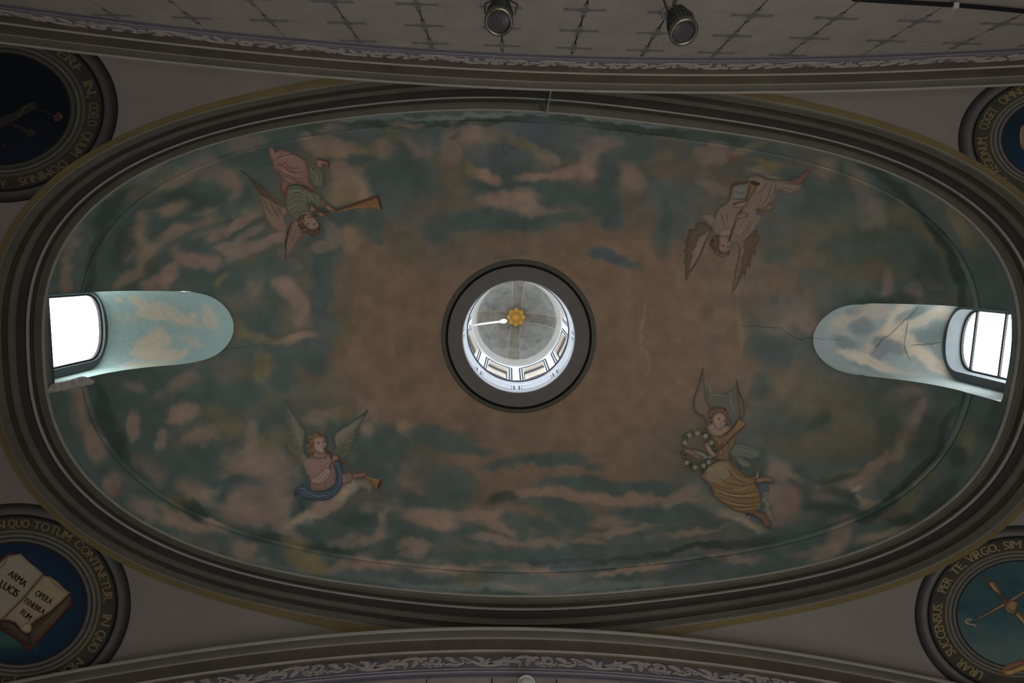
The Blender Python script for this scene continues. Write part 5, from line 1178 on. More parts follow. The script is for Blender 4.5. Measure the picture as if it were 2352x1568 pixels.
p.fill([(500,910),(590,905),(650,960),(720,1030),(800,1060),(832,1010),(835,968),(862,990),(852,1040),(820,1070),(832,1130),(857,1180),(867,1280),(852,1340),(760,1362),(680,1352),(560,1292),(470,1222),(430,1130),(390,1090),(348,1050),(380,1000),(440,950)], (96,77,50), (72,56,36), shade=(.5,1,(92,70,38)))
p.fill([(390,990),(470,930),(560,930),(600,1000),(560,1080),(470,1110),(400,1070)], (98,86,66), (96,80,54))
for q in ([(450,1130),(560,1180),(700,1200),(845,1180)], [(480,1180),(600,1225),(740,1240),(860,1225)], [(500,1220),(620,1270),(760,1290),(862,1262)], [(560,1280),(680,1320),(845,1312)], [(480,1050),(600,1110),(740,1130),(822,1100)], [(590,910),(660,980),(760,1052)], [(560,960),(640,1060),(740,1110)], [(600,930),(680,1030),(770,1060)], [(640,1330),(740,1345),(840,1335)], [(420,1090),(520,1140),(640,1160)]): p.stroke(q, 2.0, (68,52,34))
for q in ([(470,1160),(580,1205),(720,1220),(850,1200)], [(520,1245),(640,1290),(780,1302)], [(620,1330),(720,1338),(830,1325)], [(620,1165),(700,1160),(780,1130)], [(800,1060),(845,1050),(830,1000)]): p.stroke(q, 2.0, (120,98,66))
p.fill([(380,610),(430,650),(480,690),(560,680),(612,630),(652,700),(642,760),(602,830),(590,902),(520,907),(470,880),(480,800),(440,720),(400,680)], (92,72,48), (68,51,35))
for q in ([(470,720),(500,780),(500,860)], [(520,720),(540,800),(540,880)], [(600,680),(590,760),(570,840)], [(480,880),(540,860),(560,900)]): p.stroke(q, 1.8, (64,48,32))
p.done('ochre robe')
p = part('head')
p.fill([(398,612),(450,580),(500,635),(560,600),(602,622),(540,682),(480,692),(430,672)], (106,87,72), (86,68,54))
p.fill([(415,500),(440,460),(500,438),(560,465),(582,510),(562,562),(540,502),(490,487),(452,530),(442,592),(420,562)], (84,65,47), (60,45,34))
p.fill([(452,522),(490,487),(540,497),(566,542),(550,602),(510,640),(470,612),(446,570)], (114,93,78), (86,66,54))
eye(p, 503, 546, 12); eye(p, 548, 562, 9); curls(p, [(415,500),(440,460),(500,438),(560,465),(582,510),(442,592),(420,562)], 36, 10, [(58,42,32),(104,82,56),(76,56,40)], 4); p.stroke([(520,550),(518,580),(508,590),(522,592)], 1.1, (76,54,44)); p.stroke([(500,606),(514,612),(526,606)], 1.6, (88,52,44)); p.stroke([(480,622),(510,642),(548,606)], 1.4, (74,56,46))
for q in ([(430,480),(450,500)], [(470,450),(490,470)], [(520,450),(540,475)], [(425,540),(440,530)]): p.stroke(q, 1.6, (58,42,32))
p.done()
p = part('horn')
p.fill([(685,535),(752,592),(690,652),(600,742),(500,827),(482,820),(560,720),(630,620)], (96,74,47), (66,48,34), sub=2)
p.stroke([(735,592),(640,682),(500,824)], 3.6, (64,45,34)); p.stroke([(690,560),(620,650),(540,750)], 1.6, (112,90,58)); p.fill([(700,585),(720,575),(732,592),(712,608)], (98,90,80), (84,74,64), sub=2); p.done('gilded brown horn')
p = part('wreath')
rw = random.Random(3)
for k in range(230):
    a = rw.uniform(0, 2*math.pi); rr = 1+rw.uniform(-.14, .14)
    x, y = 318+118*math.cos(a)*rr, 812+150*math.sin(a)*rr
    b = a+rw.uniform(-1.2, 1.2); l = rw.uniform(22, 40)
    p.stroke([(x, y), (x+l*.5*math.cos(b)-3, y+l*.5*math.sin(b)), (x+l*math.cos(b), y+l*math.sin(b))], 2.2, rw.choice([(46,54,36), (58,64,42), (38,44,32), (66,72,48)]), sub=2)
p.done('green leaf wreath')
for (x, y) in ((243,685),(313,667),(385,692),(435,750),(430,870),(412,920),(367,952),(294,965),(220,925),(203,750)):
    p = part('rose'); p.dot(x, y, 23, (112,105,94), (76,74,64)); p.dot(x-2, y-1, 13, (122,114,102), (92,86,76)); p.dot(x-3, y-2, 6, (112,104,92), (84,78,68)); p.done()
p = part('sleeve')
p.fill([(262,820),(340,828),(410,880),(330,902),(280,872)], (94,91,80), (76,74,66)); p.stroke([(280,830),(340,860),(390,885)], 1.4, (70,68,62)); p.done('pale sleeve')
p = part('hand')
p.fill([(200,800),(260,812),(300,845),(370,880),(340,898),(280,880),(222,842),(196,850)], (104,80,66), SKE); p.done()
p = part('hand')
p.fill([(370,760),(412,750),(442,810),(482,850),(452,882),(400,832)], (114,93,79), SKE)
for q in ([(378,765),(410,795)], [(392,755),(420,790)], [(375,790),(405,810)]): p.stroke(q, 1, (76,56,46))
p.done()

# ------------------------------------------------------------------ painted roundels on the pendentives
def glyph_table(chars):
    """outline triangles of each letter from Blender's built-in font, unit cap height"""
    tab = {}
    for ch in sorted(set(chars)):
        if ch == ' ': continue
        cu = bpy.data.curves.new('glyph', 'FONT'); cu.body = ch; cu.size = 1.0; cu.resolution_u = 3
        ob = bpy.data.objects.new('glyph', cu); COL.objects.link(ob)
        dg = bpy.context.evaluated_depsgraph_get(); me = ob.evaluated_get(dg).to_mesh()
        V = np.array([v.co[:2] for v in me.vertices]); Fc = [list(p.vertices) for p in me.polygons]
        ob.evaluated_get(dg).to_mesh_clear(); bpy.data.objects.remove(ob); bpy.data.curves.remove(cu)
        tab[ch] = (V, Fc)
    return tab
GL = glyph_table("ABCDEGILMNOPQRSTUVJ,.·'")
def put_text(P, ch, fn, c):
    V, Fc = GL[ch]
    if not len(V): return
    P._add(fn(V), [c]*len(V), Fc, P.layer)

def outside_plaster(Q):
    d = Q[:, :2]-CL; r = np.hypot(d[:, 0], d[:, 1]); t = np.arctan2(d[:, 1], d[:, 0])
    return (r < r_foot(t)+.03) | (Q[:, 1] < YN) | (Q[:, 1] > YS)
def roundel(label, cx, cy, rx, ry, bands, words, sky, tcol, depth=.82):
    """radii rx, ry of the black line; bands: (scale, colour); words: (text, start px, end px)"""
    cpx = (float(np.clip(cx, 60, 2290)), float(np.clip(cy, 60, 1500)))
    e = empty('painted_roundel', on_pend([cpx])[0][0], label, 'roundel')
    ident = lambda p: np.asarray(p, float)
    n = 240; a = np.linspace(0, 2*np.pi, n, endpoint=False); ring_ = np.c_[np.cos(a), np.sin(a)]
    def band_mesh(name, bs, base, m=film_plain):
        P = Paint(ident, surf_pend, base=base); fine = [bs[0]]
        for (a0_, c0_), (a1_, c1_) in zip(bs[:-1], bs[1:]):
            k_ = max(1, int(math.ceil((a1_-a0_)*rx/4)))
            for j in range(1, k_+1): fine.append((a0_+(a1_-a0_)*j/k_, tuple(np.array(c0_, float)+(np.array(c1_, float)-np.array(c0_, float))*j/k_)))
        bs = fine
        V = np.concatenate([np.array([cx, cy])+ring_*np.array([rx, ry])*s for s, _ in bs])
        C = np.concatenate([np.tile(np.array(c, float), (n, 1)) for _, c in bs])
        P._add(V, C, [[i*n+k, i*n+(k+1) % n, (i+1)*n+(k+1) % n, (i+1)*n+k] for i in range(len(bs)-1) for k in range(n)], 0)
        return P.build(name, e, m, cull=outside_plaster)
    dk = lambda c: tuple(np.array(c, float)*depth)  # paints dimmed by depth, which puts the shade of the corners into them
    bands = {k: [(a_, dk(c_)) for a_, c_ in v] for k, v in bands.items()}; tcol = dk(tcol)
    band_mesh('roundel_border', bands['outer'], .005)
    band = band_mesh('inscription_band', bands['text'], .007)
    band_mesh('roundel_moulding', bands['inner'], .009)
    # the picture field
    P = Paint(ident, surf_pend, base=.006); K = 14; s0 = bands['inner'][0][0]
    V = [(cx, cy)]; 
    for i in range(1, K+1):
        V += [tuple(v) for v in np.array([cx, cy])+ring_*np.array([rx, ry])*s0*i/K]
    V = np.array(V); C = np.array([sky(v[0], v[1], (v[0]-cx)/(rx*s0), (v[1]-cy)/(ry*s0)) for v in V])
    Fc = [[0, 1+k, 1+(k+1) % n] for k in range(n)]+[[1+i*n+k, 1+(i+1)*n+k, 1+(i+1)*n+(k+1) % n, 1+i*n+(k+1) % n] for i in range(K-1) for k in range(n)]
    P._add(V, C, Fc, 0); P.build('painted_field', e, film_plain, cull=outside_plaster)
    # lettering
    ts, tb = bands['text'][0][0], bands['text'][-1][0]
    P = Paint(ident, surf_pend, base=.010)
    def ang(p): return math.atan2((p[1]-cy)/ry, (p[0]-cx)/rx)
    for text, p0, p1 in words:
        a0, a1 = ang(p0), ang(p1)
        if a1 < a0: a1 += 2*math.pi
        wid = [(GL[ch][0][:, 0].max()-GL[ch][0][:, 0].min()+.07) for ch in text]
        tot = sum(wid); pos = 0
        for ch, w in zip(text, wid):
            V0 = GL[ch][0]; xmin = V0[:, 0].min()
            def fn(V, pos=pos, xmin=xmin):
                t = a0+(a1-a0)*(pos+V[:, 0]-xmin+.035)/tot
                h = V[:, 1]/.72
                s = ts+(tb-ts)*(.17+.66*h)
                return np.array([cx, cy])+np.c_[np.cos(t)*rx*s, np.sin(t)*ry*s]
            P = Paint(ident, surf_pend, base=.010)
            P.layer = 0; put_text(P, ch, lambda V: fn(V)+np.array([1.2, 1.2]), (30, 27, 20))
            for k, dx in enumerate((-.022, .022)):
                P.layer = 1+k*.2; put_text(P, ch, lambda V: fn(V+np.array([dx, 0])), tcol)
            pos += w
            P.build('letter', band, film_plain, cull=outside_plaster)
    return e
def bands_for(ins, pic, out, gold=(84, 76, 50), mid=(78, 76, 70), soft=(66, 64, 62)):
    d = ins-pic; g = out-1
    return dict(
        outer=[(1.0, (10, 10, 10)), (1.025, (14, 14, 14)), (1.026, (60, 58, 56)), (1+g*.35, soft), (1+g*.55, (52, 51, 50)), (1+g*.8, (30, 30, 29)), (out, (18, 18, 18))],
        text=[(ins, (46, 43, 34)), (.985, (40, 38, 30)), (1.0, (26, 25, 21))],
        inner=[(pic, (22, 22, 20)), (pic+d*.10, (28, 27, 24)), (pic+d*.16, (60, 58, 50)), (pic+d*.26, mid), (pic+d*.34, (44, 42, 38)), (pic+d*.42, (34, 33, 30)), (pic+d*.55, (84, 81, 72)), (pic+d*.62, (70, 68, 62)), (pic+d*.70, (38, 37, 33)), (pic+d*.82, (64, 62, 55)), (pic+d*.90, gold), (pic+d*.95, (70, 64, 44)), (ins, (30, 29, 24))])
GOLD = (92, 76, 46)
def sky_book(x, y, u, v):
    g = math.exp(-((u*.9+.1)**2+(v-.05)**2)/.35); b = np.array([8, 24, 44])+np.array([12, 30, 24])*g
    if v > .3 and u < .3: b = b+np.array([26, 34, -6])*math.exp(-((v-.62)**2)/.02)*.7
    return b*(.75+.25*(1-(u*u+v*v)*.6))
def sky_scale(x, y, u, v):
    return np.array([24, 46, 50])+np.array([28, 22, 14])*max(0, min(1, (v+u*.2+.3)*.8))+np.array([-10, -4, 2])*(fbm(np.array([x/24]), np.array([y/24]))[0]-.5)*2
def sky_dark(x, y, u, v): return np.array([6, 10, 20])*(.7+.6*max(0, v))
def sky_blue(x, y, u, v): return np.array([8, 24, 38])*(1+.25*v)
E1 = roundel('painted roundel of an open book on blue with gilded lettering around it', 41, 1385, 225, 199, bands_for(.85, .694, 1.155),
    [('IN', (-16,1207), (12,1202)), ('QUO', (18,1203), (69,1201)), ('TOTUM', (77,1203), (163,1237)), ('CONTINETUR,', (172,1246), (247,1384)), ('IN', (247,1410), (238,1437)),
     ('QUO', (231,1446), (198,1490)), ('MUNDUS', (178,1507), (58,1556)), ('JU', (42,1560), (2,1562))], sky_book, GOLD)
E2 = roundel('painted roundel of golden scales on teal with gilded lettering around it', 2342, 1410, 207, 175, bands_for(.835, .69, 1.165, soft=(76, 74, 71)),
    [('URAR', (2250,1563), (2192,1523)), ('SUCCENSUS.', (2185,1506), (2152,1382)), ('PER', (2163,1360), (2184,1328)), ('TE,', (2191,1319), (2221,1298)),
     ('VIRGO,', (2225,1291), (2297,1262)), ('SIM', (2305,1258), (2346,1252))], sky_scale, (104, 86, 52))
E3 = roundel('painted roundel of dark crossed beams on midnight blue with gilded lettering', 0, 250, 234, 186, bands_for(.845, .68, 1.16, gold=(70, 62, 40), mid=(60, 58, 48), soft=(62, 62, 64)),
    [('ONUM', (6,92), (102,119)), ('ERI·', (118,132), (178,165)), ('IN,', (184,190), (208,224)), ('COELO', (213,235), (212,290)), ('QUUM', (208,304), (165,354)),
     ('DOMINUS', (148,370), (42,418)), ('A', (14,420), (0,422))], sky_dark, (88, 74, 46), .68)
E4 = roundel('painted roundel on blue, cut off at the right edge of the picture', 2430, 320, 193, 142, bands_for(.815, .655, 1.19, soft=(66, 66, 66)),
    [('A', (2317,409), (2308,402)), ('REGIONUM,', (2300,392), (2252,312)), ('COGET', (2257,297), (2284,248)), ('OMNE', (2297,236), (2352,203))], sky_blue, (92, 78, 48))

def picture(e, name, tf, build, base=.011, label=None):
    P = Paint(tf, surf_pend, step=5.0, base=base); build(P); return P.build(name, e, film_plain, label=label, cull=outside_plaster)
# the open book (traced at 3.6625 per unit, origin (0, 1140))
tb_ = lambda p: np.array([0, 1140])+np.asarray(p, float)/3.6625
def bk_cover(P):
    P.fill([(-60,560),(80,458),(100,470),(170,480),(360,640),(600,860),(620,905),(250,1312),(130,1200),(0,1120),(-60,1090)], (48,26,22), (34,18,16), smooth=False)
picture(E1, 'book_cover', tb_, bk_cover, .0105)
def bk_pages(P):
    P.fill([(-50,600),(60,500),(175,480),(215,520),(300,590),(365,650),(200,850),(20,1030),(-50,1070)], (92,84,70), (70,58,42), smooth=False)
    P.fill([(365,662),(420,672),(480,710),(540,770),(590,810),(520,880),(420,970),(300,1040),(255,1080),(262,1130),(220,1145),(170,1110),(130,1060),(70,1040),(20,1035),(200,850)], (96,84,62), (66,52,34), smooth=False)
    P.fill([(592,815),(605,860),(430,1070),(262,1258),(240,1170),(258,1090),(420,975)], (44,36,26), (30,24,18), smooth=False)
    P.fill([(0,1050),(60,1042),(130,1065),(180,1130),(240,1170),(262,1258),(200,1220),(100,1130),(0,1100)], (38,30,22), (26,20,16), smooth=False)
    for k in range(6): P.stroke([(596,830+k*9),(430+k*2,1010+k*12),(262,1165+k*16)], .8, (84,72,52), sub=3)
    for k in range(5): P.stroke([(0,1058+k*9),(90,1075+k*10),(180,1140+k*14),(250,1200+k*10)], .8, (70,58,42), sub=3)
    P.stroke([(365,655),(200,850),(20,1032)], 3, (58,42,28)); P.stroke([(60,500),(40,560),(-40,640)], 2, (50,34,26))
    P.fill([(170,1110),(220,1060),(262,1080),(262,1130),(222,1146)], (104,92,70), (78,64,46))
pages = picture(E1, 'book_pages', tb_, bk_pages, .0125)
def line(text, p0, p1, h):
    p0, p1 = np.array(p0, float), np.array(p1, float); d = p1-p0; L = np.linalg.norm(d); d /= L; nrm = np.array([d[1], -d[0]])
    wid = [(GL[ch][0][:, 0].max()-GL[ch][0][:, 0].min()+.06) for ch in text]; tot = sum(wid); pos = 0
    for ch, w in zip(text, wid):
        V0 = GL[ch][0]; xm = V0[:, 0].min()
        P = Paint(tb_, surf_pend, base=.0165)
        for k, dx in enumerate((-.03, .03)):
            P.layer = k*.2; put_text(P, ch, lambda V: P.tf(p0+np.outer((pos+V[:, 0]+dx-xm)/tot*L, d)+np.outer(V[:, 1]/.72*h, nrm)), (16, 14, 12))
        pos += w; P.build('letter', pages, film_plain)
line('ARMA', (62,660), (205,768), 62); line('LUCIS', (-10,755), (140,850), 66)
line('OPERA', (290,828), (425,915), 56); line('TENEBRA', (188,885), (365,998), 52); line('RUM', (165,985), (245,1048), 56)
# the scales (traced at 4.041 per unit, origin (2060, 1180))
ts_ = lambda p: np.array([2060, 1180])+np.asarray(p, float)/4.041
BR, BRE, BRL = (92, 66, 38), (48, 32, 22), (124, 98, 56)
def sc_beam(P):
    P.fill([(690,1002),(1005,820),(1180,712),(1300,640),(1300,668),(1180,742),(1020,848),(700,1015)], (104,82,62), BRE, smooth=False); P.stroke([(720,990),(1000,832),(1290,655)], 1.2, BRL)
    P.stroke([(700,985),(670,975),(640,985),(645,1012),(680,1022),(720,1030),(735,1050)], 3, (96,84,64), taper=False); P.stroke([(648,985),(655,1005),(680,990)], 1.8, (96,84,64))
picture(E2, 'scale_beam', ts_, sc_beam)
def sc_post(P):
    P.fill([(815,585),(832,578),(850,592),(850,608),(862,620),(905,625),(925,660),(950,690),(958,715),(970,735),(1010,790),(1035,812),(1000,850),(975,780),(940,745),(905,720),(880,690),(850,665),(845,625),(822,605)], BR, BRE, smooth=False)
    P.fill([(1030,815),(1060,795),(1130,815),(1120,850),(1115,880),(1100,920),(1075,935),(1040,905),(1005,890),(1000,865)], (98,70,40), BRE, smooth=False)
    P.fill([(1085,930),(1130,905),(1300,1090),(1300,1170)], (100,74,40), BRE, smooth=False)
    P.stroke([(870,640),(900,690),(930,720)], 1.8, BRL); P.stroke([(1020,870),(1070,895),(1100,905)], 1.6, BRE); P.stroke([(1015,885),(1060,912)], 1.4, BRL); P.stroke([(1110,925),(1200,1030),(1300,1135)], 2.2, BRL)
picture(E2, 'scale_post', ts_, sc_post, .0135)
def sc_pan(P):
    for q in ([(738,1055),(850,1250),(960,1450)], [(742,1055),(900,1240),(1050,1395)], [(748,1055),(960,1200),(1180,1350)]): P.stroke(q, 1.1, (70,58,38), taper=False, sub=3)
    P.fill([(965,1450),(1010,1405),(1090,1370),(1180,1355),(1300,1370),(1300,1420),(1180,1450),(1060,1495),(1000,1485)], (86,58,44), (58,38,28))
    P.fill([(965,1452),(1060,1440),(1180,1395),(1300,1380),(1300,1440),(1180,1455),(1060,1497),(1000,1487)], (112,86,42), (62,42,24)); P.stroke([(975,1452),(1060,1436),(1180,1388),(1290,1372)], 1.6, (58,34,24))
picture(E2, 'scale_pan', ts_, sc_pan, .0150)
# dark crossed beams and a flower (traced at 3.733 per unit, origin (0, 60))
td_ = lambda p: np.array([0, 60])+np.asarray(p, float)/3.733
def beams(P):
    P.fill([(-60,800),(100,740),(280,640),(310,655),(325,700),(180,780),(80,840),(-60,920)], (26,24,20), (14,13,12), smooth=False)
    P.fill([(60,820),(140,830),(320,910),(300,945),(262,962),(160,880),(70,850)], (26,24,20), (14,13,12), smooth=False)
    P.stroke([(70,820),(160,780),(220,690),(300,650)], 1.2, (50,46,34)); P.stroke([(260,880),(300,930)], 1.6, (56,48,36)); P.stroke([(180,700),(235,685)], 1.4, (60,54,38))
    P.stroke([(320,715),(400,740),(470,775)], 1.2, (34,38,34))
picture(E3, 'crossed_beams', td_, beams)
def flower(P):
    for (x, y) in ((475,775),(500,755),(520,770),(500,795),(482,800)): P.dot(x, y, 20, (54,34,28), (30,20,18))
    P.stroke([(515,760),(530,780),(520,800)], 1.5, (80,66,48))
def bud(P):
    P.stroke([(0,985),(35,1020),(70,1080)], 1.2, (26,30,26)); P.dot(35,1022,17,(46,24,22),(28,16,16))
picture(E3, 'flower_bud', td_, bud, .0135)
picture(E3, 'flower', td_, flower, .0135)
# the brown shape at the right edge (traced at 4.61 per unit, origin (2160, 150))
tr_ = lambda p: np.array([2160, 150])+np.asarray(p, float)/4.61
def brownie(P):
    P.fill([(880,625),(850,650),(838,720),(838,800),(850,870),(880,900),(980,910),(1060,860),(1080,760),(1040,660),(960,615)], (84,62,46), (40,26,20)); P.stroke([(862,660),(850,740),(855,840)], 2.2, (112,90,70))
picture(E4, 'brown_shape', tr_, brownie, label='rounded brown shape')

# ------------------------------------------------------------------ lantern rosette and lamp
gold_m = mat('gilded_plaster', (.52, .30, .05), .55, noise=.25, nscale=9)
gold_d = mat('dark_gilding', (.36, .19, .03), .6, noise=.2, nscale=9)
lampw = mat('white_lamp_tube', (.62, .62, .6), .4, noise=0)
RZ = 20.62
ro = empty('ceiling_rosette', (CT[0], CT[1], RZ), 'gilded scalloped rosette hanging at the crown of the lantern dome', 'rosette')
mb = MB().lathe([(.02, .25), (.24, .24), (.27, .12), (.25, .06)], 40, None); mb.build('backplate', gold_d, ro)
def petal_ring(n, r0, r1, w, z0, z1, m, ph=0):
    for k in range(n):
        a = 2*math.pi*(k+ph)/n; V = []; Fc = []; NS = 7
        for i in range(NS):
            t = i/(NS-1); r = r0+(r1-r0)*t; h = w*math.sin(math.pi*min(1, .22+.70*t))**.8
            if i == NS-1: h *= .45
            z = z0+(z1-z0)*t+.0
            for e, lift in ((-1, .0), (-.5, -.022), (0, -.008), (.5, -.022), (1, .0)):
                V.append((r*math.cos(a)-e*h*math.sin(a), r*math.sin(a)+e*h*math.cos(a), z+lift*math.sin(math.pi*(.1+.85*t))))
        for i in range(NS-1):
            for j in range(4): Fc.append([5*i+j, 5*i+j+1, 5*i+j+6, 5*i+j+5])
        mesh_obj('petal', V, Fc, m, ro, smooth=True)
petal_ring(8, .10, .315, .105, .04, .05, gold_m)
petal_ring(8, .05, .22, .07, .0, .01, gold_d, .5)
petal_ring(8, .02, .12, .035, -.03, -.025, gold_m)
MB().lathe([(.002, -.055), (.025, -.05), (.035, -.03), (.03, -.01)], 16).build('boss', gold_m, ro, smooth=True)
# white lamp on an arm, fixed to the left side of the lantern
zl = 17.7
A = Vector((CT[0]-1.385, CT[1]+.04, zl)); B = Vector(on_plane_z([(1152, 738)], zl+.15)[0])
wl = empty('wall_lamp', A, 'white tube lamp on an arm inside the lantern, left of the rosette', 'lamp')
L_ = lambda p: Vector(p)-A
MB().box(L_(A+Vector((.01, 0, 0))), (.02, .12, .22)).build('mounting_plate', lampw, wl)
MB().tube([L_(A), L_(A+(B-A)*.3+Vector((0, 0, .05))), L_(A+(B-A)*.65+Vector((0, 0, .06))), L_(B)], [.022, .024, .026, .03], 10).build('arm', lampw, wl, smooth=True)
d = (B-A).normalized()
MB().tube([L_(B-d*.03), L_(B+d*.05), L_(B+d*.12)], [.045, .062, .058], 14).build('lamp_head', lampw, wl, smooth=True)
MB().lathe([(.0, -.09), (.035, -.088), (.048, -.06), (.05, -.03)], 16, Matrix.Translation(L_(B+d*.03))).build('lens', mat('lamp_lens', (.6, .6, .58), .15, noise=0), wl, smooth=True)
MB().lathe([(.0, -.09), (.028, -.088), (.04, -.06), (.042, -.02)], 16, Matrix.Translation(L_(B+d*.13))).build('lens', bpy.data.materials['lamp_lens'], wl, smooth=True)

# ------------------------------------------------------------------ two spotlights on the top wall
spot_dk = mat('black_finned_housing', (.045, .055, .055), .45, noise=.1)
spot_rim = mat('worn_bronze_rim', (.20, .19, .15), .28, noise=.15, nscale=20, metal=.8)
spot_lens = mat('dark_spot_lens', (.06, .055, .06), .25, noise=.25, nscale=60)
steel = mat('grey_steel_arm', (.22, .22, .22), .45, noise=.1, metal=.6)
rubber = mat('black_cable_rubber', (.012, .012, .013), .6, noise=0)
def spotlight(px, z, label, tilt_to, kind):
    c = Vector(on_plane_z([px], z)[0])
    e = empty('spotlight', c, label, 'spotlight', None)
    ax = (Vector(tilt_to)-c).normalized()                  # direction of the beam
    q = ax.to_track_quat('Z', 'Y').to_matrix().to_4x4()
    def lt(prof, n=36, cap=False): return MB().lathe(prof, n, q, cap)
    R = .127
    lt([(R*.60, -.30), (R*.66, -.27), (R*.80, -.20), (R*.90, -.10), (R*.92, -.02), (R*.98, -.01)], cap=False).build('housing', spot_dk, e)
    MB().lathe([(.001, -.305), (R*.3, -.302), (R*.60, -.30)], 36, q).build('end_cap', spot_dk, e)
    lt([(R*.98, -.015), (R*1.02, .0), (R*1.02, .03), (R*.97, .045), (R*.80, .043), (R*.765, .03), (R*.76, .012)]).build('rim', spot_rim, e, smooth=True)
    lt([(R*.76, .012), (R*.5, .016), (R*.25, .018), (.001, .018)]).build('lens', spot_lens, e)
    for k in range(24):                                    # cooling fins
        a = 2*math.pi*k/24
        V = []
        for (r, zz) in ((R*.62, -.30), (R*.72, -.285), (R*.97, -.12), (R*1.0, -.02), (R*.9, -.02), (R*.8, -.14), (R*.6, -.25)):
            for w in (-.005, .005): V.append(q @ Vector((r*math.cos(a)-w*math.sin(a), r*math.sin(a)+w*math.cos(a), zz)))
        Fc = [[0, 2, 4, 6, 8, 10, 12][::-1], [1, 3, 5, 7, 9, 11, 13]]+[[2*i, 2*i+1, (2*i+3) % 14, (2*i+2) % 14] for i in range(7)]
        mesh_obj('cooling_fin', V, Fc, spot_dk, e)
    for k in range(6):
        a = 2*math.pi*(k+.5)/6
        MB().lathe([(.0, .05), (.007, .049), (.008, .043)], 8, q @ Matrix.Translation((R*.88*math.cos(a), R*.88*math.sin(a), 0))).build('screw', steel, e)
    # yoke: a bent strap on both sides, up to an arm bolted to the wall
    back = q @ Vector((0, 0, -.42)); sx = Vector((1, 0, 0))
    mid = q @ Vector((0, 0, -.14))
    wallp = Vector((c.x+.02, YN+.03, c.z-.80))-c
    MB().tube([mid-sx*R*1.08, mid-sx*R*1.2+back*.45, back*1.0-sx*R*.6, back*1.0+sx*R*.6, mid+sx*R*1.2+back*.45, mid+sx*R*1.08], .008, 8).build('yoke', spot_dk if kind == 0 else steel, e, smooth=True)
    MB().tube([back, back*1.15+Vector((0, -.04, -.10)), wallp], .016, 10).build('arm', steel, e, smooth=True)
    MB().box(wallp-Vector((0, .005, 0)), (.12, .03, .12)).build('wall_plate', steel, e)
    cab = [q @ Vector((R*.2, 0, -.30)), back*.95+Vector((.05, 0, .02)), back*1.2+Vector((.10, -.05, -.10)), wallp+Vector((.10, .02, .10))] if kind == 0 else \
          [q @ Vector((-R*.5, R*.2, -.26)), Vector((-.13, -.13, -.02)), Vector((-.20, -.22, -.06)), Vector((-.26, -.33, -.14)), wallp+Vector((-.28, .02, .16)), wallp+Vector((-.05, .02, .05))]
    MB().tube([Vector(p) for p in crom([tuple(p) for p in cab], False, 6)], .009, 7).build('cable', rubber, e, smooth=True)
    return e
spotlight((1146, 47), 5.8, 'round black finned spotlight with bronze rim, left one on the top wall', (-.30, .4, 3.2), 0)
spotlight((1569, 70), 5.8, 'round black finned spotlight on a steel arm with a loop of cable beside it', (1.75, .5, 3.4), 1)

# black cable that runs along the wall in the upper right corner, with a clip
pp = on_plane_y([(1960, -2), (1985, 0), (2070, 5), (2193, 12), (2290, 20), (2370, 28), (2480, 40)], YN+.05)
cb = empty('wall_cable', pp[3], 'thick black cable clipped along the wall in the upper right corner', 'cable')
MB().tube([Vector(p)-cb.location for p in pp], .021, 8).build('cable_run', rubber, cb, smooth=True)
MB().box((0, .012, 0), (.05, .055, .06)).build('clip', mat('white_clip', (.5, .5, .48), .5, noise=0), cb)
# small white lamp on the bottom wall, only its top shows at the picture edge
pb = on_plane_y([(1209, 1568)], YS-.16)[0]
bl = empty('ceiling_lamp', pb, 'small white round lamp at the bottom edge of the picture', 'lamp')
MB().lathe([(.0, .085), (.05, .08), (.09, .045), (.10, .0), (.10, -.10), (.07, -.13)], 28).build('lamp_shade', lampw, bl, smooth=True)
MB().lathe([(.115, .012), (.125, .0), (.115, -.014), (.10, -.012), (.10, .012)], 28).build('rim', lampw, bl, smooth=True)
MB().tube([(0, 0, -.05), (0, .15, -.05)], .025, 10).build('arm', steel, bl)
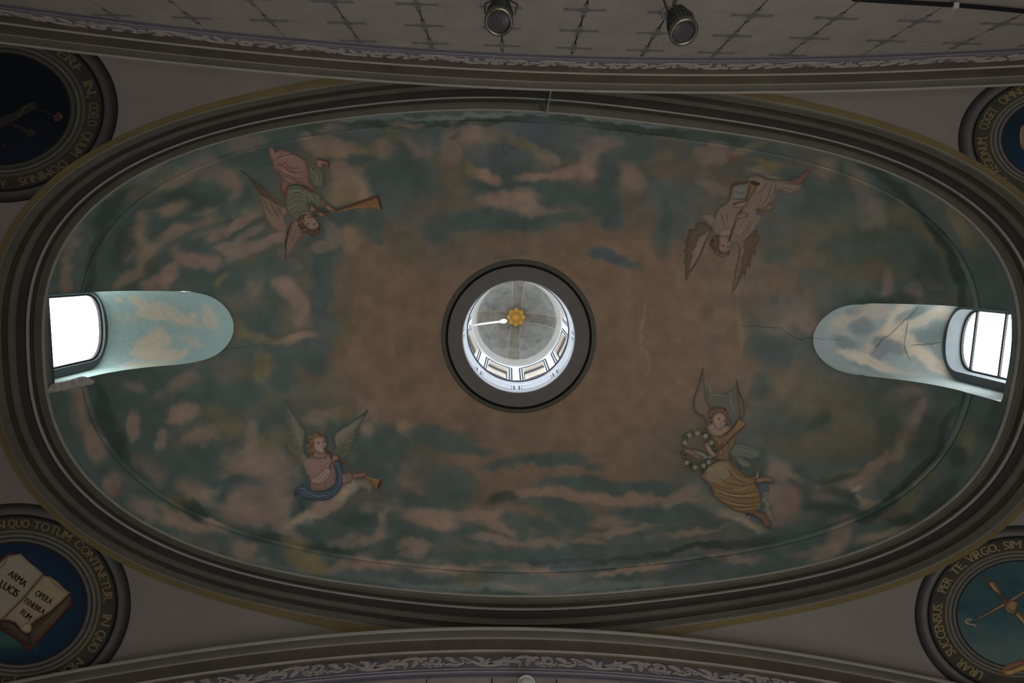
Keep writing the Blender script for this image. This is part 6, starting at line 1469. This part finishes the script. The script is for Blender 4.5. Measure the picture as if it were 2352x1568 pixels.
# pale rod across the oval cornice at the top, with dark flaking scraps beside it
a, b = [Vector(v) for v in (on_plane_z([(1268, 196)], 9.42)[0], on_plane_z([(1255, 263)], 9.93)[0])]
rd = empty('metal_rod', a, 'thin pale rod crossing the oval cornice below the top arch', 'rod')
MB().tube([Vector((0, 0, 0)), b-a], .013, 8).build('rod', mat('pale_grey_rod', alb((74, 76, 74)), .6, noise=.1), rd)
flk = mat('dark_flaking_scrap', alb((30, 34, 31)), .9, noise=.2)
for i, pts in enumerate(([(1256,199),(1262,204),(1258,214),(1250,212),(1252,206)], [(1246,210),(1252,216),(1258,226),(1254,229),(1247,218)], [(1230,234),(1240,231),(1256,235),(1248,240),(1236,239)], [(1240,244),(1250,247),(1252,256),(1244,254)])):
    z = 9.42+.5*(np.mean([p[1] for p in pts])-196)/67
    V = on_plane_z(pts, z-.012)-np.array(a); V2 = V+np.array([0, 0, .012]); n = len(V)
    mesh_obj('flaking_scrap', np.concatenate([V, V2]), [list(range(n)), list(range(n, 2*n))[::-1]]+[[k, (k+1) % n, n+(k+1) % n, n+k] for k in range(n)], flk, rd)
# hairline cracks in the plaster, laid on as dark strips
ck = mat('crack_dark', alb((22, 22, 20)), .95, noise=0)
def crack(name, pts, w, surf, parent, jit=3):
    rr = random.Random(len(pts)*7+int(pts[0][0])); P = crom(pts, False, 5); P = P+np.array([[rr.uniform(-jit, jit)*.5, rr.uniform(-jit, jit)*.5] for _ in P])
    v2, q = ribbon2(P, [w*.3, w, w*.6, w, w*.3]); V = surf(v2)
    mesh_obj(name, V-np.array(parent.location), q, ck, parent)
crack('crack', [(1700,748),(1740,750),(1790,754),(1830,778),(1860,776),(1896,780)], 1.1, lambda p: on_dome(p, .006), dome)
crack('crack', [(505,806),(560,796),(600,790),(640,796)], .9, lambda p: on_dome(p, .006), dome)
def on_recess(p):
    out = []
    for d in ray(p):
        d = Vector(d).normalized(); h = REC_BVH[1].ray_cast(Vector((0, 0, 0)), d)[0]
        out.append((h if h is not None else d*14)-d*.008)
    return np.array([tuple(v) for v in out])
win2 = bpy.data.objects['window_2']
crack('crack', [(2112,700),(2094,722),(2075,740),(2050,762),(2030,778),(2012,800),(2000,818)], 1.2, on_recess, win2, 4)
crack('crack', [(2085,735),(2084,752),(2079,775),(2077,795),(2084,812),(2095,830)], 1.3, on_recess, win2, 4)
crack('crack', [(2088,796),(2110,791),(2130,791),(2150,788),(2170,787)], 1.1, on_recess, win2, 4)
crack('crack', [(1899,778),(1915,780),(1935,779)], .9, on_recess, win2, 4)
crack('crack', [(1158,330),(1156,345),(1166,358)], 1.2, lambda p: on_dome(p, .006), dome)
